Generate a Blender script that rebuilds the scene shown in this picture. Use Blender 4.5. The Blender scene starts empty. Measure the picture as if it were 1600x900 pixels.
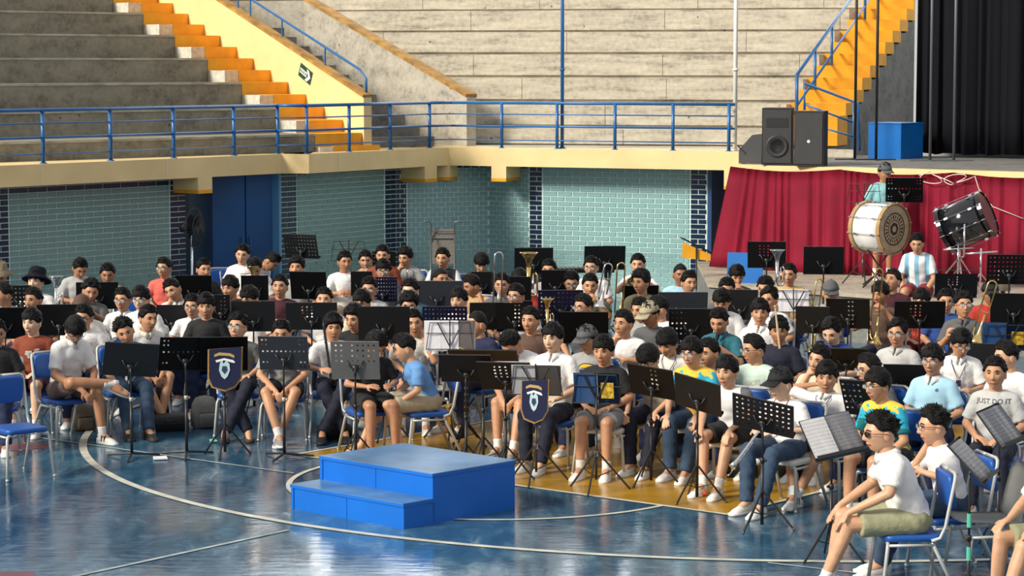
import bpy, bmesh, math, random
import numpy as np
from mathutils import Vector, Matrix, Euler, noise
from mathutils.bvhtree import BVHTree
random.seed(7)
C = bpy.context.scene.collection
PI = math.pi
# ------------------------------------------------------------------ camera, sky, sun, exposure
FPX, HC, TH = 3900.0, 3.645, 0.0895
cam_data = bpy.data.cameras.new('camera'); cam = bpy.data.objects.new('camera', cam_data); C.objects.link(cam)
cam_data.sensor_width = 36; cam_data.lens = FPX*36/1600; cam_data.clip_end = 300
cam.location = (0, 0, HC); cam.rotation_euler = (PI/2-TH, 0, 0)
bpy.context.scene.camera = cam
sc = bpy.context.scene
sc.view_settings.view_transform = 'Standard'; sc.view_settings.look = 'None'; sc.view_settings.gamma = 1
sc.view_settings.use_curve_mapping = False; sc.view_settings.exposure = 0.0
w = bpy.data.worlds.new('sky'); sc.world = w; w.use_nodes = True
bg = w.node_tree.nodes['Background']; bg.inputs[0].default_value = (0.95, 0.96, 1.0, 1); bg.inputs[1].default_value = 0.66
sl = bpy.data.lights.new('daylight', 'SUN'); sl.energy = 4.7; sl.angle = math.radians(14); sl.color = (1.0, 0.93, 0.80)
so = bpy.data.objects.new('daylight', sl); C.objects.link(so)
so.rotation_euler = Vector((-0.80, -0.50, 0.56)).to_track_quat('Z', 'Y').to_euler()
# ------------------------------------------------------------------ helpers
def at(px, py, z=0.0):
    """point on the height z seen at a pixel of the photograph: used to measure real positions"""
    x = (px-800)/FPX; v = (450-py)/FPX
    dy = math.cos(TH)+v*math.sin(TH); dz = -math.sin(TH)+v*math.cos(TH)
    t = (z-HC)/dz
    return Vector((x*t, dy*t, z))
def depth(px, py, Y):
    x = (px-800)/FPX; v = (450-py)/FPX
    dy = math.cos(TH)+v*math.sin(TH); dz = -math.sin(TH)+v*math.cos(TH)
    t = Y/dy
    return Vector((x*t, Y, HC+dz*t))
def col_on(px, p, d):
    """where the upright plane through a pixel column cuts the plan line p + t d"""
    k = (px-800)/FPX/math.cos(TH)*1.0
    t = (k*p[1]-p[0])/(d[0]-k*d[1])
    return Vector((p[0]+d[0]*t, p[1]+d[1]*t))
MATS = {}
def mat(name, col, rough=0.6, metal=0.0, var=0.0, scale=8.0, bump=0.0, bscale=60.0, spec=0.5, alpha=None, coat=0.0):
    if name in MATS: return MATS[name]
    m = bpy.data.materials.new(name); m.use_nodes = True; nt = m.node_tree; b = nt.nodes['Principled BSDF']
    b.inputs['Base Color'].default_value = (*col, 1); b.inputs['Roughness'].default_value = rough
    b.inputs['Metallic'].default_value = metal; b.inputs['Specular IOR Level'].default_value = spec
    if coat: b.inputs['Coat Weight'].default_value = coat; b.inputs['Coat Roughness'].default_value = 0.12
    if var or bump:
        tc = nt.nodes.new('ShaderNodeTexCoord')
    if var:
        n = nt.nodes.new('ShaderNodeTexNoise'); n.inputs['Scale'].default_value = scale; n.inputs['Detail'].default_value = 6
        nt.links.new(tc.outputs['Object'], n.inputs['Vector'])
        r = nt.nodes.new('ShaderNodeValToRGB'); r.color_ramp.elements[0].position = 0.3; r.color_ramp.elements[1].position = 0.72
        r.color_ramp.elements[0].color = (*[max(0, c*(1-var)) for c in col], 1)
        r.color_ramp.elements[1].color = (*[min(1, c*(1+var*0.6)) for c in col], 1)
        nt.links.new(n.outputs['Fac'], r.inputs[0]); nt.links.new(r.outputs[0], b.inputs['Base Color'])
    if bump:
        n2 = nt.nodes.new('ShaderNodeTexNoise'); n2.inputs['Scale'].default_value = bscale; n2.inputs['Detail'].default_value = 3
        nt.links.new(tc.outputs['Object'], n2.inputs['Vector'])
        bp = nt.nodes.new('ShaderNodeBump'); bp.inputs['Strength'].default_value = bump; bp.inputs['Distance'].default_value = 0.02
        nt.links.new(n2.outputs['Fac'], bp.inputs['Height']); nt.links.new(bp.outputs[0], b.inputs['Normal'])
    if alpha is not None: b.inputs['Alpha'].default_value = alpha
    MATS[name] = m
    return m
def mesh_from(bm, name, mats, smooth=False):
    me = bpy.data.meshes.new(name)
    bmesh.ops.recalc_face_normals(bm, faces=bm.faces)
    bm.to_mesh(me); bm.free()
    for m in (mats if isinstance(mats, (list, tuple)) else [mats]): me.materials.append(m)
    if smooth: me.polygons.foreach_set('use_smooth', [True]*len(me.polygons))
    return me
def link(name, me, parent=None, loc=None, rot=None):
    o = bpy.data.objects.new(name, me); C.objects.link(o)
    if parent: o.parent = parent
    if loc is not None: o.location = loc
    if rot is not None: o.rotation_euler = rot
    return o
def obj(name, bm, m, parent=None, smooth=False):
    return link(name, mesh_from(bm, name, m, smooth), parent)
def tag(o, label, cat, group=None, kind=None):
    o['label'] = label; o['category'] = cat
    if group: o['group'] = group
    if kind: o['kind'] = kind
    return o
def thing(name, label, cat, loc=(0, 0, 0), rz=0.0, group=None):
    o = bpy.data.objects.new(name, None); C.objects.link(o); o.empty_display_size = 0.1
    o.location = loc; o.rotation_euler = (0, 0, rz)
    return tag(o, label, cat, group)
def struct(name, bm, m, parent=None, smooth=False):
    o = obj(name, bm, m, parent, smooth)
    if not parent: o['kind'] = 'structure'
    return o
def copy_tree(o, parent=None):
    c = o.copy(); C.objects.link(c)
    if parent: c.parent = parent
    for ch in KIDS.get(o.name, []):
        copy_tree(ch, c)
    return c
KIDS = {}
def B(): return bmesh.new()
def box(bm, x0, y0, z0, x1, y1, z1, mi=0, M=None):
    vs = [bm.verts.new(p) for p in ((x0,y0,z0),(x1,y0,z0),(x1,y1,z0),(x0,y1,z0),(x0,y0,z1),(x1,y0,z1),(x1,y1,z1),(x0,y1,z1))]
    for f in ((0,3,2,1),(4,5,6,7),(0,1,5,4),(1,2,6,5),(2,3,7,6),(3,0,4,7)):
        bm.faces.new([vs[i] for i in f]).material_index = mi
    if M is not None:
        for v in vs: v.co = M @ v.co
    return vs
def cbox(bm, c, s, mi=0, M=None):
    return box(bm, c[0]-s[0]/2, c[1]-s[1]/2, c[2]-s[2]/2, c[0]+s[0]/2, c[1]+s[1]/2, c[2]+s[2]/2, mi, M)
def prism(bm, pts, z0, z1, mi=0):
    """plan polygon pulled up from z0 to z1"""
    n = len(pts)
    a = [bm.verts.new((p[0], p[1], z0)) for p in pts]; b = [bm.verts.new((p[0], p[1], z1)) for p in pts]
    fs = [bm.faces.new(a[::-1]), bm.faces.new(b)]
    for i in range(n): fs.append(bm.faces.new((a[i], a[(i+1) % n], b[(i+1) % n], b[i])))
    for f in fs: f.material_index = mi
def rings(bm, rs, mi=0, cap=True, closed=False):
    L = [[bm.verts.new(p) for p in r] for r in rs]; n = len(rs[0])
    for i in range(len(L)-1 + (1 if closed else 0)):
        a, b = L[i], L[(i+1) % len(L)]
        for j in range(n): bm.faces.new((a[j], a[(j+1) % n], b[(j+1) % n], b[j])).material_index = mi
    if cap and not closed:
        bm.faces.new(L[0][::-1]).material_index = mi; bm.faces.new(L[-1]).material_index = mi
    return L
def tube(bm, pts, r, n=8, mi=0, cap=True):
    pts = [Vector(p) for p in pts]; rs = []
    rad = r if isinstance(r, (list, tuple)) else [r]*len(pts)
    up = None
    for i, p in enumerate(pts):
        d = (pts[min(i+1, len(pts)-1)]-pts[max(i-1, 0)]).normalized()
        if up is None: up = Vector((0, 0, 1)) if abs(d.z) < .9 else Vector((1, 0, 0))
        a = d.cross(up)
        if a.length < 1e-4: a = d.cross(Vector((0, 1, 0)))
        a.normalize(); b2 = d.cross(a).normalized(); up = b2 if b2.dot(up) > 0 else -b2
        b2 = up
        a = d.cross(b2).normalized()
        rs.append([p+(a*math.cos(2*PI*k/n)+b2*math.sin(2*PI*k/n))*rad[i] for k in range(n)])
    rings(bm, rs, mi, cap)
def lathe(bm, prof, n=16, M=None, mi=0, cap=True):
    """prof: (radius, height) along local z"""
    rs = []
    for r, z in prof:
        rs.append([Vector((r*math.cos(2*PI*k/n), r*math.sin(2*PI*k/n), z)) for k in range(n)])
    if M is not None: rs = [[M @ p for p in q] for q in rs]
    rings(bm, rs, mi, cap)
def ball(bm, c, r, nu=10, nv=7, mi=0, s=(1, 1, 1)):
    prof = [(max(1e-4, math.sin(PI*i/nv))*r, -math.cos(PI*i/nv)*r) for i in range(nv+1)]
    lathe(bm, prof, nu, Matrix.Translation(c) @ Matrix.Diagonal((*s, 1)), mi, True)
def aim(a, b):
    """matrix taking local z onto the segment a to b"""
    a, b = Vector(a), Vector(b)
    return Matrix.Translation(a) @ (b-a).to_track_quat('Z', 'Y').to_matrix().to_4x4()
# ------------------------------------------------------------------ materials of the building
def concrete(name, col, boards=False):
    m = bpy.data.materials.new(name); m.use_nodes = True; nt = m.node_tree; b = nt.nodes['Principled BSDF']; L = nt.links.new
    tc = nt.nodes.new('ShaderNodeTexCoord'); mp = nt.nodes.new('ShaderNodeMapping'); mp.inputs['Scale'].default_value = (0.55, 0.55, 3.6) if boards else (1, 1, 1.6)
    L(tc.outputs['Object'], mp.inputs[0])
    n = nt.nodes.new('ShaderNodeTexNoise'); n.inputs['Scale'].default_value = 2.2; n.inputs['Detail'].default_value = 9; n.inputs['Roughness'].default_value = 0.65
    L(mp.outputs[0], n.inputs['Vector'])
    n2 = nt.nodes.new('ShaderNodeTexNoise'); n2.inputs['Scale'].default_value = 14; n2.inputs['Detail'].default_value = 5
    L(tc.outputs['Object'], n2.inputs['Vector'])
    mx = nt.nodes.new('ShaderNodeMath'); mx.operation = 'MULTIPLY_ADD'; mx.inputs[1].default_value = 0.45; L(n2.outputs['Fac'], mx.inputs[0]); L(n.outputs['Fac'], mx.inputs[2])
    r = nt.nodes.new('ShaderNodeValToRGB'); e = r.color_ramp.elements
    e[0].position = 0.50; e[0].color = (*[c*0.55 for c in col], 1); e[1].position = 0.92; e[1].color = (*[min(1, c*1.28) for c in col], 1)
    k = e.new(0.70); k.color = (*col, 1)
    L(mx.outputs[0], r.inputs[0])
    v = nt.nodes.new('ShaderNodeTexVoronoi'); v.inputs['Scale'].default_value = 2.6; L(tc.outputs['Object'], v.inputs['Vector'])
    lt = nt.nodes.new('ShaderNodeMath'); lt.operation = 'LESS_THAN'; lt.inputs[1].default_value = 0.055; L(v.outputs['Distance'], lt.inputs[0])
    mix = nt.nodes.new('ShaderNodeMix'); mix.data_type = 'RGBA'; L(lt.outputs[0], mix.inputs['Factor']); L(r.outputs[0], mix.inputs['A']); mix.inputs['B'].default_value = (*[c*0.3 for c in col], 1)
    L(mix.outputs['Result'], b.inputs['Base Color'])
    b.inputs['Roughness'].default_value = 0.85
    bp = nt.nodes.new('ShaderNodeBump'); bp.inputs['Strength'].default_value = 0.5; bp.inputs['Distance'].default_value = 0.03; L(mx.outputs[0], bp.inputs['Height']); L(bp.outputs[0], b.inputs['Normal'])
    return m
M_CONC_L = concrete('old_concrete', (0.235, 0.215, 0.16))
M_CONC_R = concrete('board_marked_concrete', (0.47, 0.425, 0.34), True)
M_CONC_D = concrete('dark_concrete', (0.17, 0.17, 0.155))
M_CREAM = mat('cream_paint', (0.82, 0.62, 0.30), 0.6, var=0.12, scale=1.5, bump=0.1)
M_YEL = mat('yellow_paint', (0.80, 0.36, 0.01), 0.5, var=0.15, scale=4)
M_TRIM = mat('ochre_trim', (0.42, 0.22, 0.04), 0.7, var=0.5, scale=5)
M_WHT_PATCH = mat('bare_plaster', (0.62, 0.58, 0.48), 0.8, var=0.25, scale=14)
M_RAIL = mat('blue_rail_paint', (0.02, 0.13, 0.36), 0.35, var=0.2, scale=3)
M_GROUT = mat('grout', (0.62, 0.80, 0.76), 0.8, var=0.15)
M_GROUT_D = mat('dark_grout', (0.20, 0.27, 0.30), 0.8, var=0.3)
M_TEAL = mat('pale_teal_tile', (0.25, 0.43, 0.43), 0.25, var=0.25, scale=1.5)
M_TEAL2 = mat('teal_tile', (0.22, 0.36, 0.33), 0.25, var=0.25, scale=2.5)
M_NAVYT = mat('navy_tile', (0.006, 0.02, 0.055), 0.25, var=0.4, scale=2)
M_DOOR = mat('deep_blue_paint', (0.0, 0.075, 0.24), 0.45, var=0.3, scale=0.8)
# ------------------------------------------------------------------ court floor
def floor_mat():
    m = bpy.data.materials.new('worn_blue_court_paint'); m.use_nodes = True; nt = m.node_tree; b = nt.nodes['Principled BSDF']; L = nt.links.new
    tc = nt.nodes.new('ShaderNodeTexCoord')
    mp = nt.nodes.new('ShaderNodeMapping'); mp.inputs['Rotation'].default_value = (0, 0, 0.5); mp.inputs['Scale'].default_value = (1.1, 0.45, 1); L(tc.outputs['Object'], mp.inputs[0])
    n = nt.nodes.new('ShaderNodeTexNoise'); n.inputs['Scale'].default_value = 3.2; n.inputs['Detail'].default_value = 9; n.inputs['Roughness'].default_value = 0.68; n.inputs['Distortion'].default_value = 0.6
    L(mp.outputs[0], n.inputs['Vector'])
    r = nt.nodes.new('ShaderNodeValToRGB'); e = r.color_ramp.elements
    e[0].position = 0.33; e[0].color = (0.024, 0.078, 0.135, 1); e[1].position = 0.74; e[1].color = (0.34, 0.40, 0.42, 1)
    k = e.new(0.52); k.color = (0.038, 0.122, 0.20, 1)
    k = e.new(0.62); k.color = (0.085, 0.19, 0.26, 1)
    L(n.outputs['Fac'], r.inputs[0])
    n3 = nt.nodes.new('ShaderNodeTexNoise'); n3.inputs['Scale'].default_value = 0.35; n3.inputs['Detail'].default_value = 3; L(tc.outputs['Object'], n3.inputs['Vector'])
    mix = nt.nodes.new('ShaderNodeMix'); mix.data_type = 'RGBA'; mix.blend_type = 'MULTIPLY'
    r3 = nt.nodes.new('ShaderNodeValToRGB'); r3.color_ramp.elements[0].position = .35; r3.color_ramp.elements[1].position = .65; r3.color_ramp.elements[0].color = (0.6, 0.65, 0.75, 1); r3.color_ramp.elements[1].color = (1.15, 1.1, 1.05, 1)
    L(n3.outputs['Fac'], r3.inputs[0]); mix.inputs['Factor'].default_value = 1; L(r.outputs[0], mix.inputs['A']); L(r3.outputs[0], mix.inputs['B'])
    L(mix.outputs['Result'], b.inputs['Base Color'])
    r2 = nt.nodes.new('ShaderNodeMapRange'); r2.inputs[1].default_value = 0.3; r2.inputs[2].default_value = 0.75; r2.inputs[3].default_value = 0.07; r2.inputs[4].default_value = 0.26
    L(n.outputs['Fac'], r2.inputs[0]); L(r2.outputs[0], b.inputs['Roughness'])
    n2 = nt.nodes.new('ShaderNodeTexNoise'); n2.inputs['Scale'].default_value = 5.0; n2.inputs['Detail'].default_value = 5
    mp2 = nt.nodes.new('ShaderNodeMapping'); mp2.inputs['Scale'].default_value = (0.8, 2.0, 1); L(tc.outputs['Object'], mp2.inputs[0]); L(mp2.outputs[0], n2.inputs['Vector'])
    bp = nt.nodes.new('ShaderNodeBump'); bp.inputs['Strength'].default_value = 0.28; bp.inputs['Distance'].default_value = 0.012; L(n2.outputs['Fac'], bp.inputs['Height']); L(bp.outputs[0], b.inputs['Normal'])
    b.inputs['Specular IOR Level'].default_value = 1.0
    return m
bm = B(); box(bm, -30, -6, -0.2, 30, 60, 0); floor = struct('floor', bm, floor_mat())
U = Vector((math.cos(-0.688), math.sin(-0.688))); N = Vector((-U.y, U.x)); FT = Vector((-0.144, 21.575))
def P2(a, b): return FT+U*a+N*b
M_KEY = mat('amber_key_paint', (0.47, 0.25, 0.018), 0.22, var=0.35, scale=2.5, bump=0.15, bscale=5)
M_LINE = mat('court_line_paint', (0.62, 0.60, 0.50), 0.45, var=0.3, scale=5)
M_LINE2 = mat('faded_line_paint', (0.36, 0.42, 0.42), 0.5, var=0.5, scale=4)
bm = B(); prism(bm, [P2(-2.45, 0), P2(2.45, 0), P2(2.45, 5.8), P2(-2.45, 5.8)], 0.0005, 0.003)
struct('trim_1', bm, M_KEY)['label'] = 'amber painted key of the court'
def arc_band(c, r, wd, a0, a1, n, name, m, z=0.006):
    bm = B(); prev = None
    for i in range(n+1):
        a = a0+(a1-a0)*i/n
        d = U*math.cos(a)+N*math.sin(a)
        q = [bm.verts.new((*(c+d*(r-wd/2)), z)), bm.verts.new((*(c+d*(r+wd/2)), z))]
        if prev: bm.faces.new((prev[0], prev[1], q[1], q[0]))
        prev = q
    return struct(name, bm, m)
def line_band(a, b, wd, name, m, z=0.0055):
    a, b = Vector(a[:2]), Vector(b[:2]); d = (b-a).normalized(); s = Vector((-d.y, d.x))*wd/2
    bm = B(); bm.faces.new([bm.verts.new((*p, z)) for p in (a-s, b-s, b+s, a+s)])
    return struct(name, bm, m)
arc_band(P2(0, 4.225), 6.75, 0.075, PI, 2*PI, 120, 'trim_2', M_LINE)
arc_band(P2(0, 0), 1.8, 0.05, PI, 2*PI, 60, 'trim_3', M_LINE)
line_band(P2(-2.5, 0), P2(2.5, 0), 0.05, 'trim_4', M_LINE)
line_band(P2(-2.45, 0), P2(-2.45, 5.8), 0.05, 'trim_5', M_LINE, 0.007)
line_band(P2(2.45, 0), P2(2.45, 5.8), 0.05, 'trim_6', M_LINE, 0.007)
line_band(P2(-6.75, 4.2), P2(-6.75, 6.0), 0.075, 'trim_7', M_LINE)
line_band(P2(6.75, 4.2), P2(6.75, 6.0), 0.075, 'trim_8', M_LINE)
line_band(at(-20, 673), at(459, 740), 0.035, 'trim_9', M_LINE2)
line_band(at(100, 905), at(450, 829), 0.045, 'trim_10', M_LINE2)
line_band(at(1200, 880), at(1420, 905), 0.03, 'trim_11', M_LINE2)
M_RED = mat('faded_red_paint', (0.16, 0.05, 0.07), 0.4, var=0.4, scale=3)
bm = B(); prism(bm, [at(-60, 697), at(60, 690), at(85, 699), at(-60, 712)], 0.0005, 0.003); struct('trim_12', bm, M_RED)
bm = B(); prism(bm, [at(-30, 893), at(45, 893), at(70, 905), at(-30, 905)], 0.0005, 0.003); struct('trim_13', bm, M_RED)
# ------------------------------------------------------------------ balcony slab and its beams
ZT, ZB = 2.345, 2.065
PA = Vector((-6.56, 32.0)); PB = Vector((-3.34, 36.2)); PA0 = PA-(PB-PA)*.7; PC = Vector((-2.94, 36.15)); PD = Vector((-1.19, 38.85)); PE = Vector((-1.0, 39.05)); PF = Vector((3.42, 37.17))
def nrm(a, b):
    d = (b-a).normalized(); n = Vector((-d.y, d.x)); return n if n.y > 0 else -n
bm = B()
NA, NB_, ND = nrm(PA0, PB), nrm(PC, PD), nrm(PE, PF)
for (a, b, n, dp) in ((PA0, PB, NA, 1.9), (PB, PC, Vector((0, 1)), 1.5), (PC, PD, NB_, 1.9), (PE, PF, ND, 1.2)):
    prism(bm, [a, b, b+n*dp, a+n*dp], ZB, ZT)
prism(bm, [PD, PE, PE+Vector((0.4, 1.0)), PD+Vector((-0.9, 1.2))], ZB, ZT)
prism(bm, [PD+NB_*1.8, PE+ND*1.1, PE+Vector((0.5, 2.5)), PD+Vector((-3.2, 3.8))], ZB, ZT)
slab = struct('balcony_slab', bm, M_CREAM)
def beam(pa, pb, t0, t1, n, dp, zb, name='beam'):
    d = (pb-pa).normalized(); a = pa+d*t0; b = pa+d*t1
    bm = B(); e = -n*0.004
    prism(bm, [a+e, b+e, b+n*dp, a+n*dp], zb+0.05, ZB+0.01)
    prism(bm, [a+e*2, b+e*2, b+n*(dp+.004), a+n*(dp+.004)], zb, zb+0.05, 1)
    return obj(name, bm, [M_CREAM, M_YEL], slab)
def tpx(px, pa, pb):
    d = (pb-pa).normalized(); return (col_on(px, pa, d)-pa).dot(d)
beam(PA0, PB, tpx(311, PA0, PB), tpx(333, PA0, PB), NA, 0.62, 1.84)
beam(PC, PD, tpx(664, PC, PD), tpx(683, PC, PD), NB_, 0.62, 1.82)
beam(PE, PF, tpx(684, PE, PF), tpx(703, PE, PF), ND, 0.3, 1.83)
beam(PE, PF, tpx(768, PE, PF), tpx(791, PE, PF), ND, 0.62, 1.83)
beam(PE, PF, tpx(1130, PE, PF), tpx(1152, PE, PF), ND, 0.45, 1.78)
# thin joint grooves on the fascia
M_SEAM = mat('joint_plaster', (0.75, 0.66, 0.45), 0.7)
bm = B()
for px, pa, pb, n in ((66, PA0, PB, NA), (262, PA0, PB, NA), (530, PC, PD, NB_)):
    t = tpx(px, pa, pb); d = (pb-pa).normalized(); a = pa+d*t
    prism(bm, [a-n*.006, a+d*.02-n*.006, a+d*.02, a], ZB, ZT)
obj('joint', bm, M_SEAM, slab)
# ------------------------------------------------------------------ tiled walls under the balcony
BRICKS = {}
def brick_mesh(L, H, m):
    k = (round(L, 3), H, m.name)
    if k not in BRICKS:
        bm = B(); L2, H2, c = L/2, H/2, 0.004
        f = [bm.verts.new((x, -0.012, z)) for x, z in ((-L2+c, -H2+c), (L2-c, -H2+c), (L2-c, H2-c), (-L2+c, H2-c))]
        k2 = [bm.verts.new((x, -0.004, z)) for x, z in ((-L2, -H2), (L2, -H2), (L2, H2), (-L2, H2))]
        g = [bm.verts.new((x, 0.006, z)) for x, z in ((-L2, -H2), (L2, -H2), (L2, H2), (-L2, H2))]
        bm.faces.new(f)
        for i in range(4):
            bm.faces.new((f[i], k2[i], k2[(i+1) % 4], f[(i+1) % 4])); bm.faces.new((k2[i], g[i], g[(i+1) % 4], k2[(i+1) % 4]))
        BRICKS[k] = mesh_from(bm, 'tile', m)
    return BRICKS[k]
def tiled(name, a, b, L, zt, zones, grout, H=0.0755, j=0.0115, zlow=0.75):
    """a wall face from plan point a to b, split in zones (t0, t1, material, dark rows at the top)"""
    d = (b-a); W = d.length; d.normalize(); n = Vector((d.y, -d.x))  # towards the court
    bm = B(); prism(bm, [a, b, b-n*0.14, a-n*0.14], 0, zt+.12)
    wl = struct(name, bm, grout); ang = math.atan2(d.y, d.x)
    low = {}
    for (t0, t1, m, band) in zones:
        t0, t1 = t0*W, t1*W
        nr = int(zt/H)
        for r in range(nr):
            z = zt-(r+0.5)*H
            mm = M_NAVYT if r < band else m
            x = t0-(L/2 if r % 2 else 0)
            while x < t1-0.01:
                x0 = max(x, t0)+j*.75; x1 = min(x+L, t1)-j*.75; x += L
                if x1-x0 < 0.02: continue
                p = a+d*((x0+x1)/2)
                if z < zlow:
                    b2 = low.setdefault(mm.name, B())
                    q0 = a+d*x0; q1 = a+d*x1
                    prism(b2, [q0, q1, q1+n*.012, q0+n*.012], z-H/2+j/2, z+H/2-j/2)
                    continue
                o = link('tile', brick_mesh(x1-x0, H-j, mm), wl, (p.x, p.y, z), (0, 0, ang))
    for k, b2 in low.items():
        o = obj('lower_tiles', b2, MATS[k], wl); o['kind'] = 'stuff'
    return wl
LA0 = PA0+NA*.5; LA1 = PB+NA*.5; dA = (LA1-LA0).normalized()
a = col_on(-60, LA0, dA); b = col_on(291, LA0, dA)
fr = lambda px, a, b: (col_on(px, a, (b-a).normalized())-a).length/(b-a).length
tiled('wall_left', a, b, 0.335, 2.17, [(0, fr(15, a, b), M_NAVYT, 0), (fr(16, a, b), fr(266, a, b), M_TEAL2, 3), (fr(267, a, b), 1, M_NAVYT, 0)], M_GROUT)
LB0 = PC+NB_*.5; dB = (PD-PC).normalized()
a = col_on(440, LB0, dB); b = col_on(619, LB0, dB); wB_end = b.copy()
tiled('wall_back_left', a, b, 0.29, 2.16, [(0, fr(464, a, b), M_NAVYT, 0), (fr(465, a, b), fr(601, a, b), M_TEAL2, 2), (fr(602, a, b), 1, M_NAVYT, 0)], M_GROUT)
wA_end = col_on(291, LA0, dA); wB_st = a.copy()
LD0 = PE+ND*.5; dD = (PF-PE).normalized()
c0 = wB_end; c1 = Vector((-0.354, 39.62)); c2 = col_on(827, LD0, dD)
tiled('wall_back', c0, c1, 0.15, 2.16, [(0, fr(636, c0, c1), M_NAVYT, 0), (fr(637, c0, c1), 1, M_TEAL, 2)], M_GROUT)
tiled('wall_back_middle', c1, c2, 0.15, 2.16, [(0, 1, M_TEAL, 2)], M_GROUT)
a = c2; b = col_on(1105, LD0, dD)
tiled('wall_back_right', a, b, 0.247, 2.12, [(0, fr(847, a, b), M_NAVYT, 0), (fr(848, a, b), fr(1077, a, b), M_TEAL, 1), (fr(1078, a, b), .995, M_NAVYT, 0)], M_GROUT)
bm = B(); prism(bm, [b-dD*.01, b+dD*.06, b+dD*.06+ND*1.5, b-dD*.01+ND*1.5], 0, 2.08); struct('trim_14', bm, mat('blue_end_post', (0.01, 0.05, 0.16), 0.4))
# blue double door in its recess
da = wA_end+Vector((0.25, 0.62)); db = wB_st+Vector((-0.02, 0.12)); dd = (db-da).normalized(); dn = Vector((-dd.y, dd.x)); Wd = (db-da).length
bm = B(); prism(bm, [da, db, db+dn*.1, da+dn*.1], 0, 2.3); door = struct('door_1', bm, M_DOOR)
for i in range(2):
    p0 = da+dd*(Wd*(0.04+0.47*i)); p1 = da+dd*(Wd*(0.49+0.47*i)); bm = B()
    prism(bm, [p0, p1, p1-dn*.03, p0-dn*.03], 0.02, 2.06); lf = obj('door_leaf', bm, M_DOOR, door)
    q = (p0+(p1-p0)*(0.9 if i == 0 else 0.1)); bm = B(); tube(bm, [(q.x-dn.x*.07, q.y-dn.y*.07, 0.95), (q.x-dn.x*.07, q.y-dn.y*.07, 1.15)], .012, 8)
    obj('door_handle', bm, M_RAIL, lf)
bm = B(); prism(bm, [wA_end, wA_end+Vector((0.06, 0)), da+Vector((.06, 0)), da], 0, 2.16); struct('trim_15', bm, M_NAVYT)
bm = B(); prism(bm, [wB_st-dB*.05, wB_st, wB_st+NB_*.3, wB_st-dB*.05+NB_*.3], 0, 2.16); struct('trim_16', bm, mat('light_blue_frame', (0.10, 0.28, 0.50), 0.4))
# concrete behind, seen between the tiles and the stage cloth
bm = B(); prism(bm, [(2.2, 40.4), (5.4, 39.2), (5.4, 39.5), (2.2, 40.7)], 0, 2.3)
for i in range(6): box(bm, 2.9, 38.3+.2*i, 0, 5.2, 39.6, 0.5+.3*i)
struct('wall_under_bleachers', bm, M_CONC_R)
# ------------------------------------------------------------------ railing of the balcony
rail = thing('balcony_railing', 'blue tubular steel railing running along the cream balcony edge', 'railing', (PB.x, PB.y, ZT))
off = Vector((PB.x, PB.y, ZT))
def robj(name, bm):
    o = obj(name, bm, M_RAIL, rail, True); o.data.transform(Matrix.Translation(-off)); return o
i1, i2, i3 = NA*.1, NB_*.1, ND*.1
path = [PA0+i1, PB+Vector((-.07, .07)), PC+Vector((-.05, .1)), PD+i2, PE+i3+Vector((.02, 0)), col_on(1146, PE+i3, dD)]
for h, r in ((0.70, .024), (0.525, .010), (0.34, .017), (0.125, .010)):
    bm = B()
    for p, q in zip(path, path[1:]): tube(bm, [(*p, ZT+h), (*q, ZT+h)], r, 8)
    robj('rail_bar', bm)
def post(px, pa, n, w=0.024):
    p = col_on(px, pa+n*.1, Vector((n.y, -n.x))); bm = B()
    box(bm, p.x-w, p.y-w, ZT, p.x+w, p.y+w, ZT+0.70); box(bm, p.x-w*1.8, p.y-w*1.8, ZT, p.x+w*1.8, p.y+w*1.8, ZT+0.012); robj('post', bm)
for px in (-35, 71, 176, 274, 368, 436): post(px, PA0, NA)
for px in (481, 547, 611, 672): post(px, PC, NB_)
for px in (784, 870, 960, 1050, 1137): post(px, PE, ND)
# tall poles rising from the balcony edge
def pole(px, pa, n, label, m, r, z0=ZT, z1=6.2, o=.2):
    p = col_on(px, pa+n*o, Vector((n.y, -n.x)))
    bm = B(); tube(bm, [(0, 0, 0), (0, 0, z1-z0)], r, 12); 
    for k in (0.0, 1.2, 2.4): lathe(bm, [(r*1.5, k), (r*1.5, k+.03)], 12)
    e = thing('pole', label, 'pole', (p.x, p.y, z0)); obj('tube', bm, m, e, True)
    bm = B(); box(bm, -.06, -.06, 0, .06, .06, .012); obj('foot_plate', bm, m, e)
pole(878, PE, ND, 'tall slim blue pole rising behind the middle of the balcony railing', M_RAIL, .028)
pole(1146.5, PE, ND, 'tall white pole at the right end of the blue balcony railing', mat('white_pole', (.8, .8, .74), .4), .032, o=.28)
# ------------------------------------------------------------------ left bleachers, stair and its cream parapet
uL = Vector((0.70, 0.714)).normalized(); nL = Vector((-uL.y, uL.x))
E0 = Vector((-2.93, 37.1)); vK = Vector((-0.634, 0.88)); RZ = 0.375
def zrow(k): return 2.61+RZ*k
bm = B()
for k in range(0, 9):
    e = E0+vK*k; s = e-uL*9.5
    nx = E0+vK*(k+1); sn = nx-uL*9.5
    prism(bm, [s, e, nx+nL*.3, sn+nL*.3], (ZT-.02 if k < 1 else zrow(k)-1.2), zrow(k))
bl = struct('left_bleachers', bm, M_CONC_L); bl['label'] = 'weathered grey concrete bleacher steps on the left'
bm = B()
for k in range(0, 9):
    e = E0+vK*k; s = e-uL*9.5; prism(bm, [s-nL*.012, e-nL*.012, e, s], zrow(k)-.03, zrow(k)+.003)
obj('step_nosing', bm, mat('pale_nosing', (.42, .40, .32), .8, var=.4, scale=3), bl)
stair = thing('orange_stairway', 'stairway of orange painted risers climbing the left bleachers', 'stairs', (E0.x, E0.y, ZT))
def sobj(name, bm, m, par, o3):
    o = obj(name, bm, m, par); o.data.transform(Matrix.Translation(-Vector(o3))); return o
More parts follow.
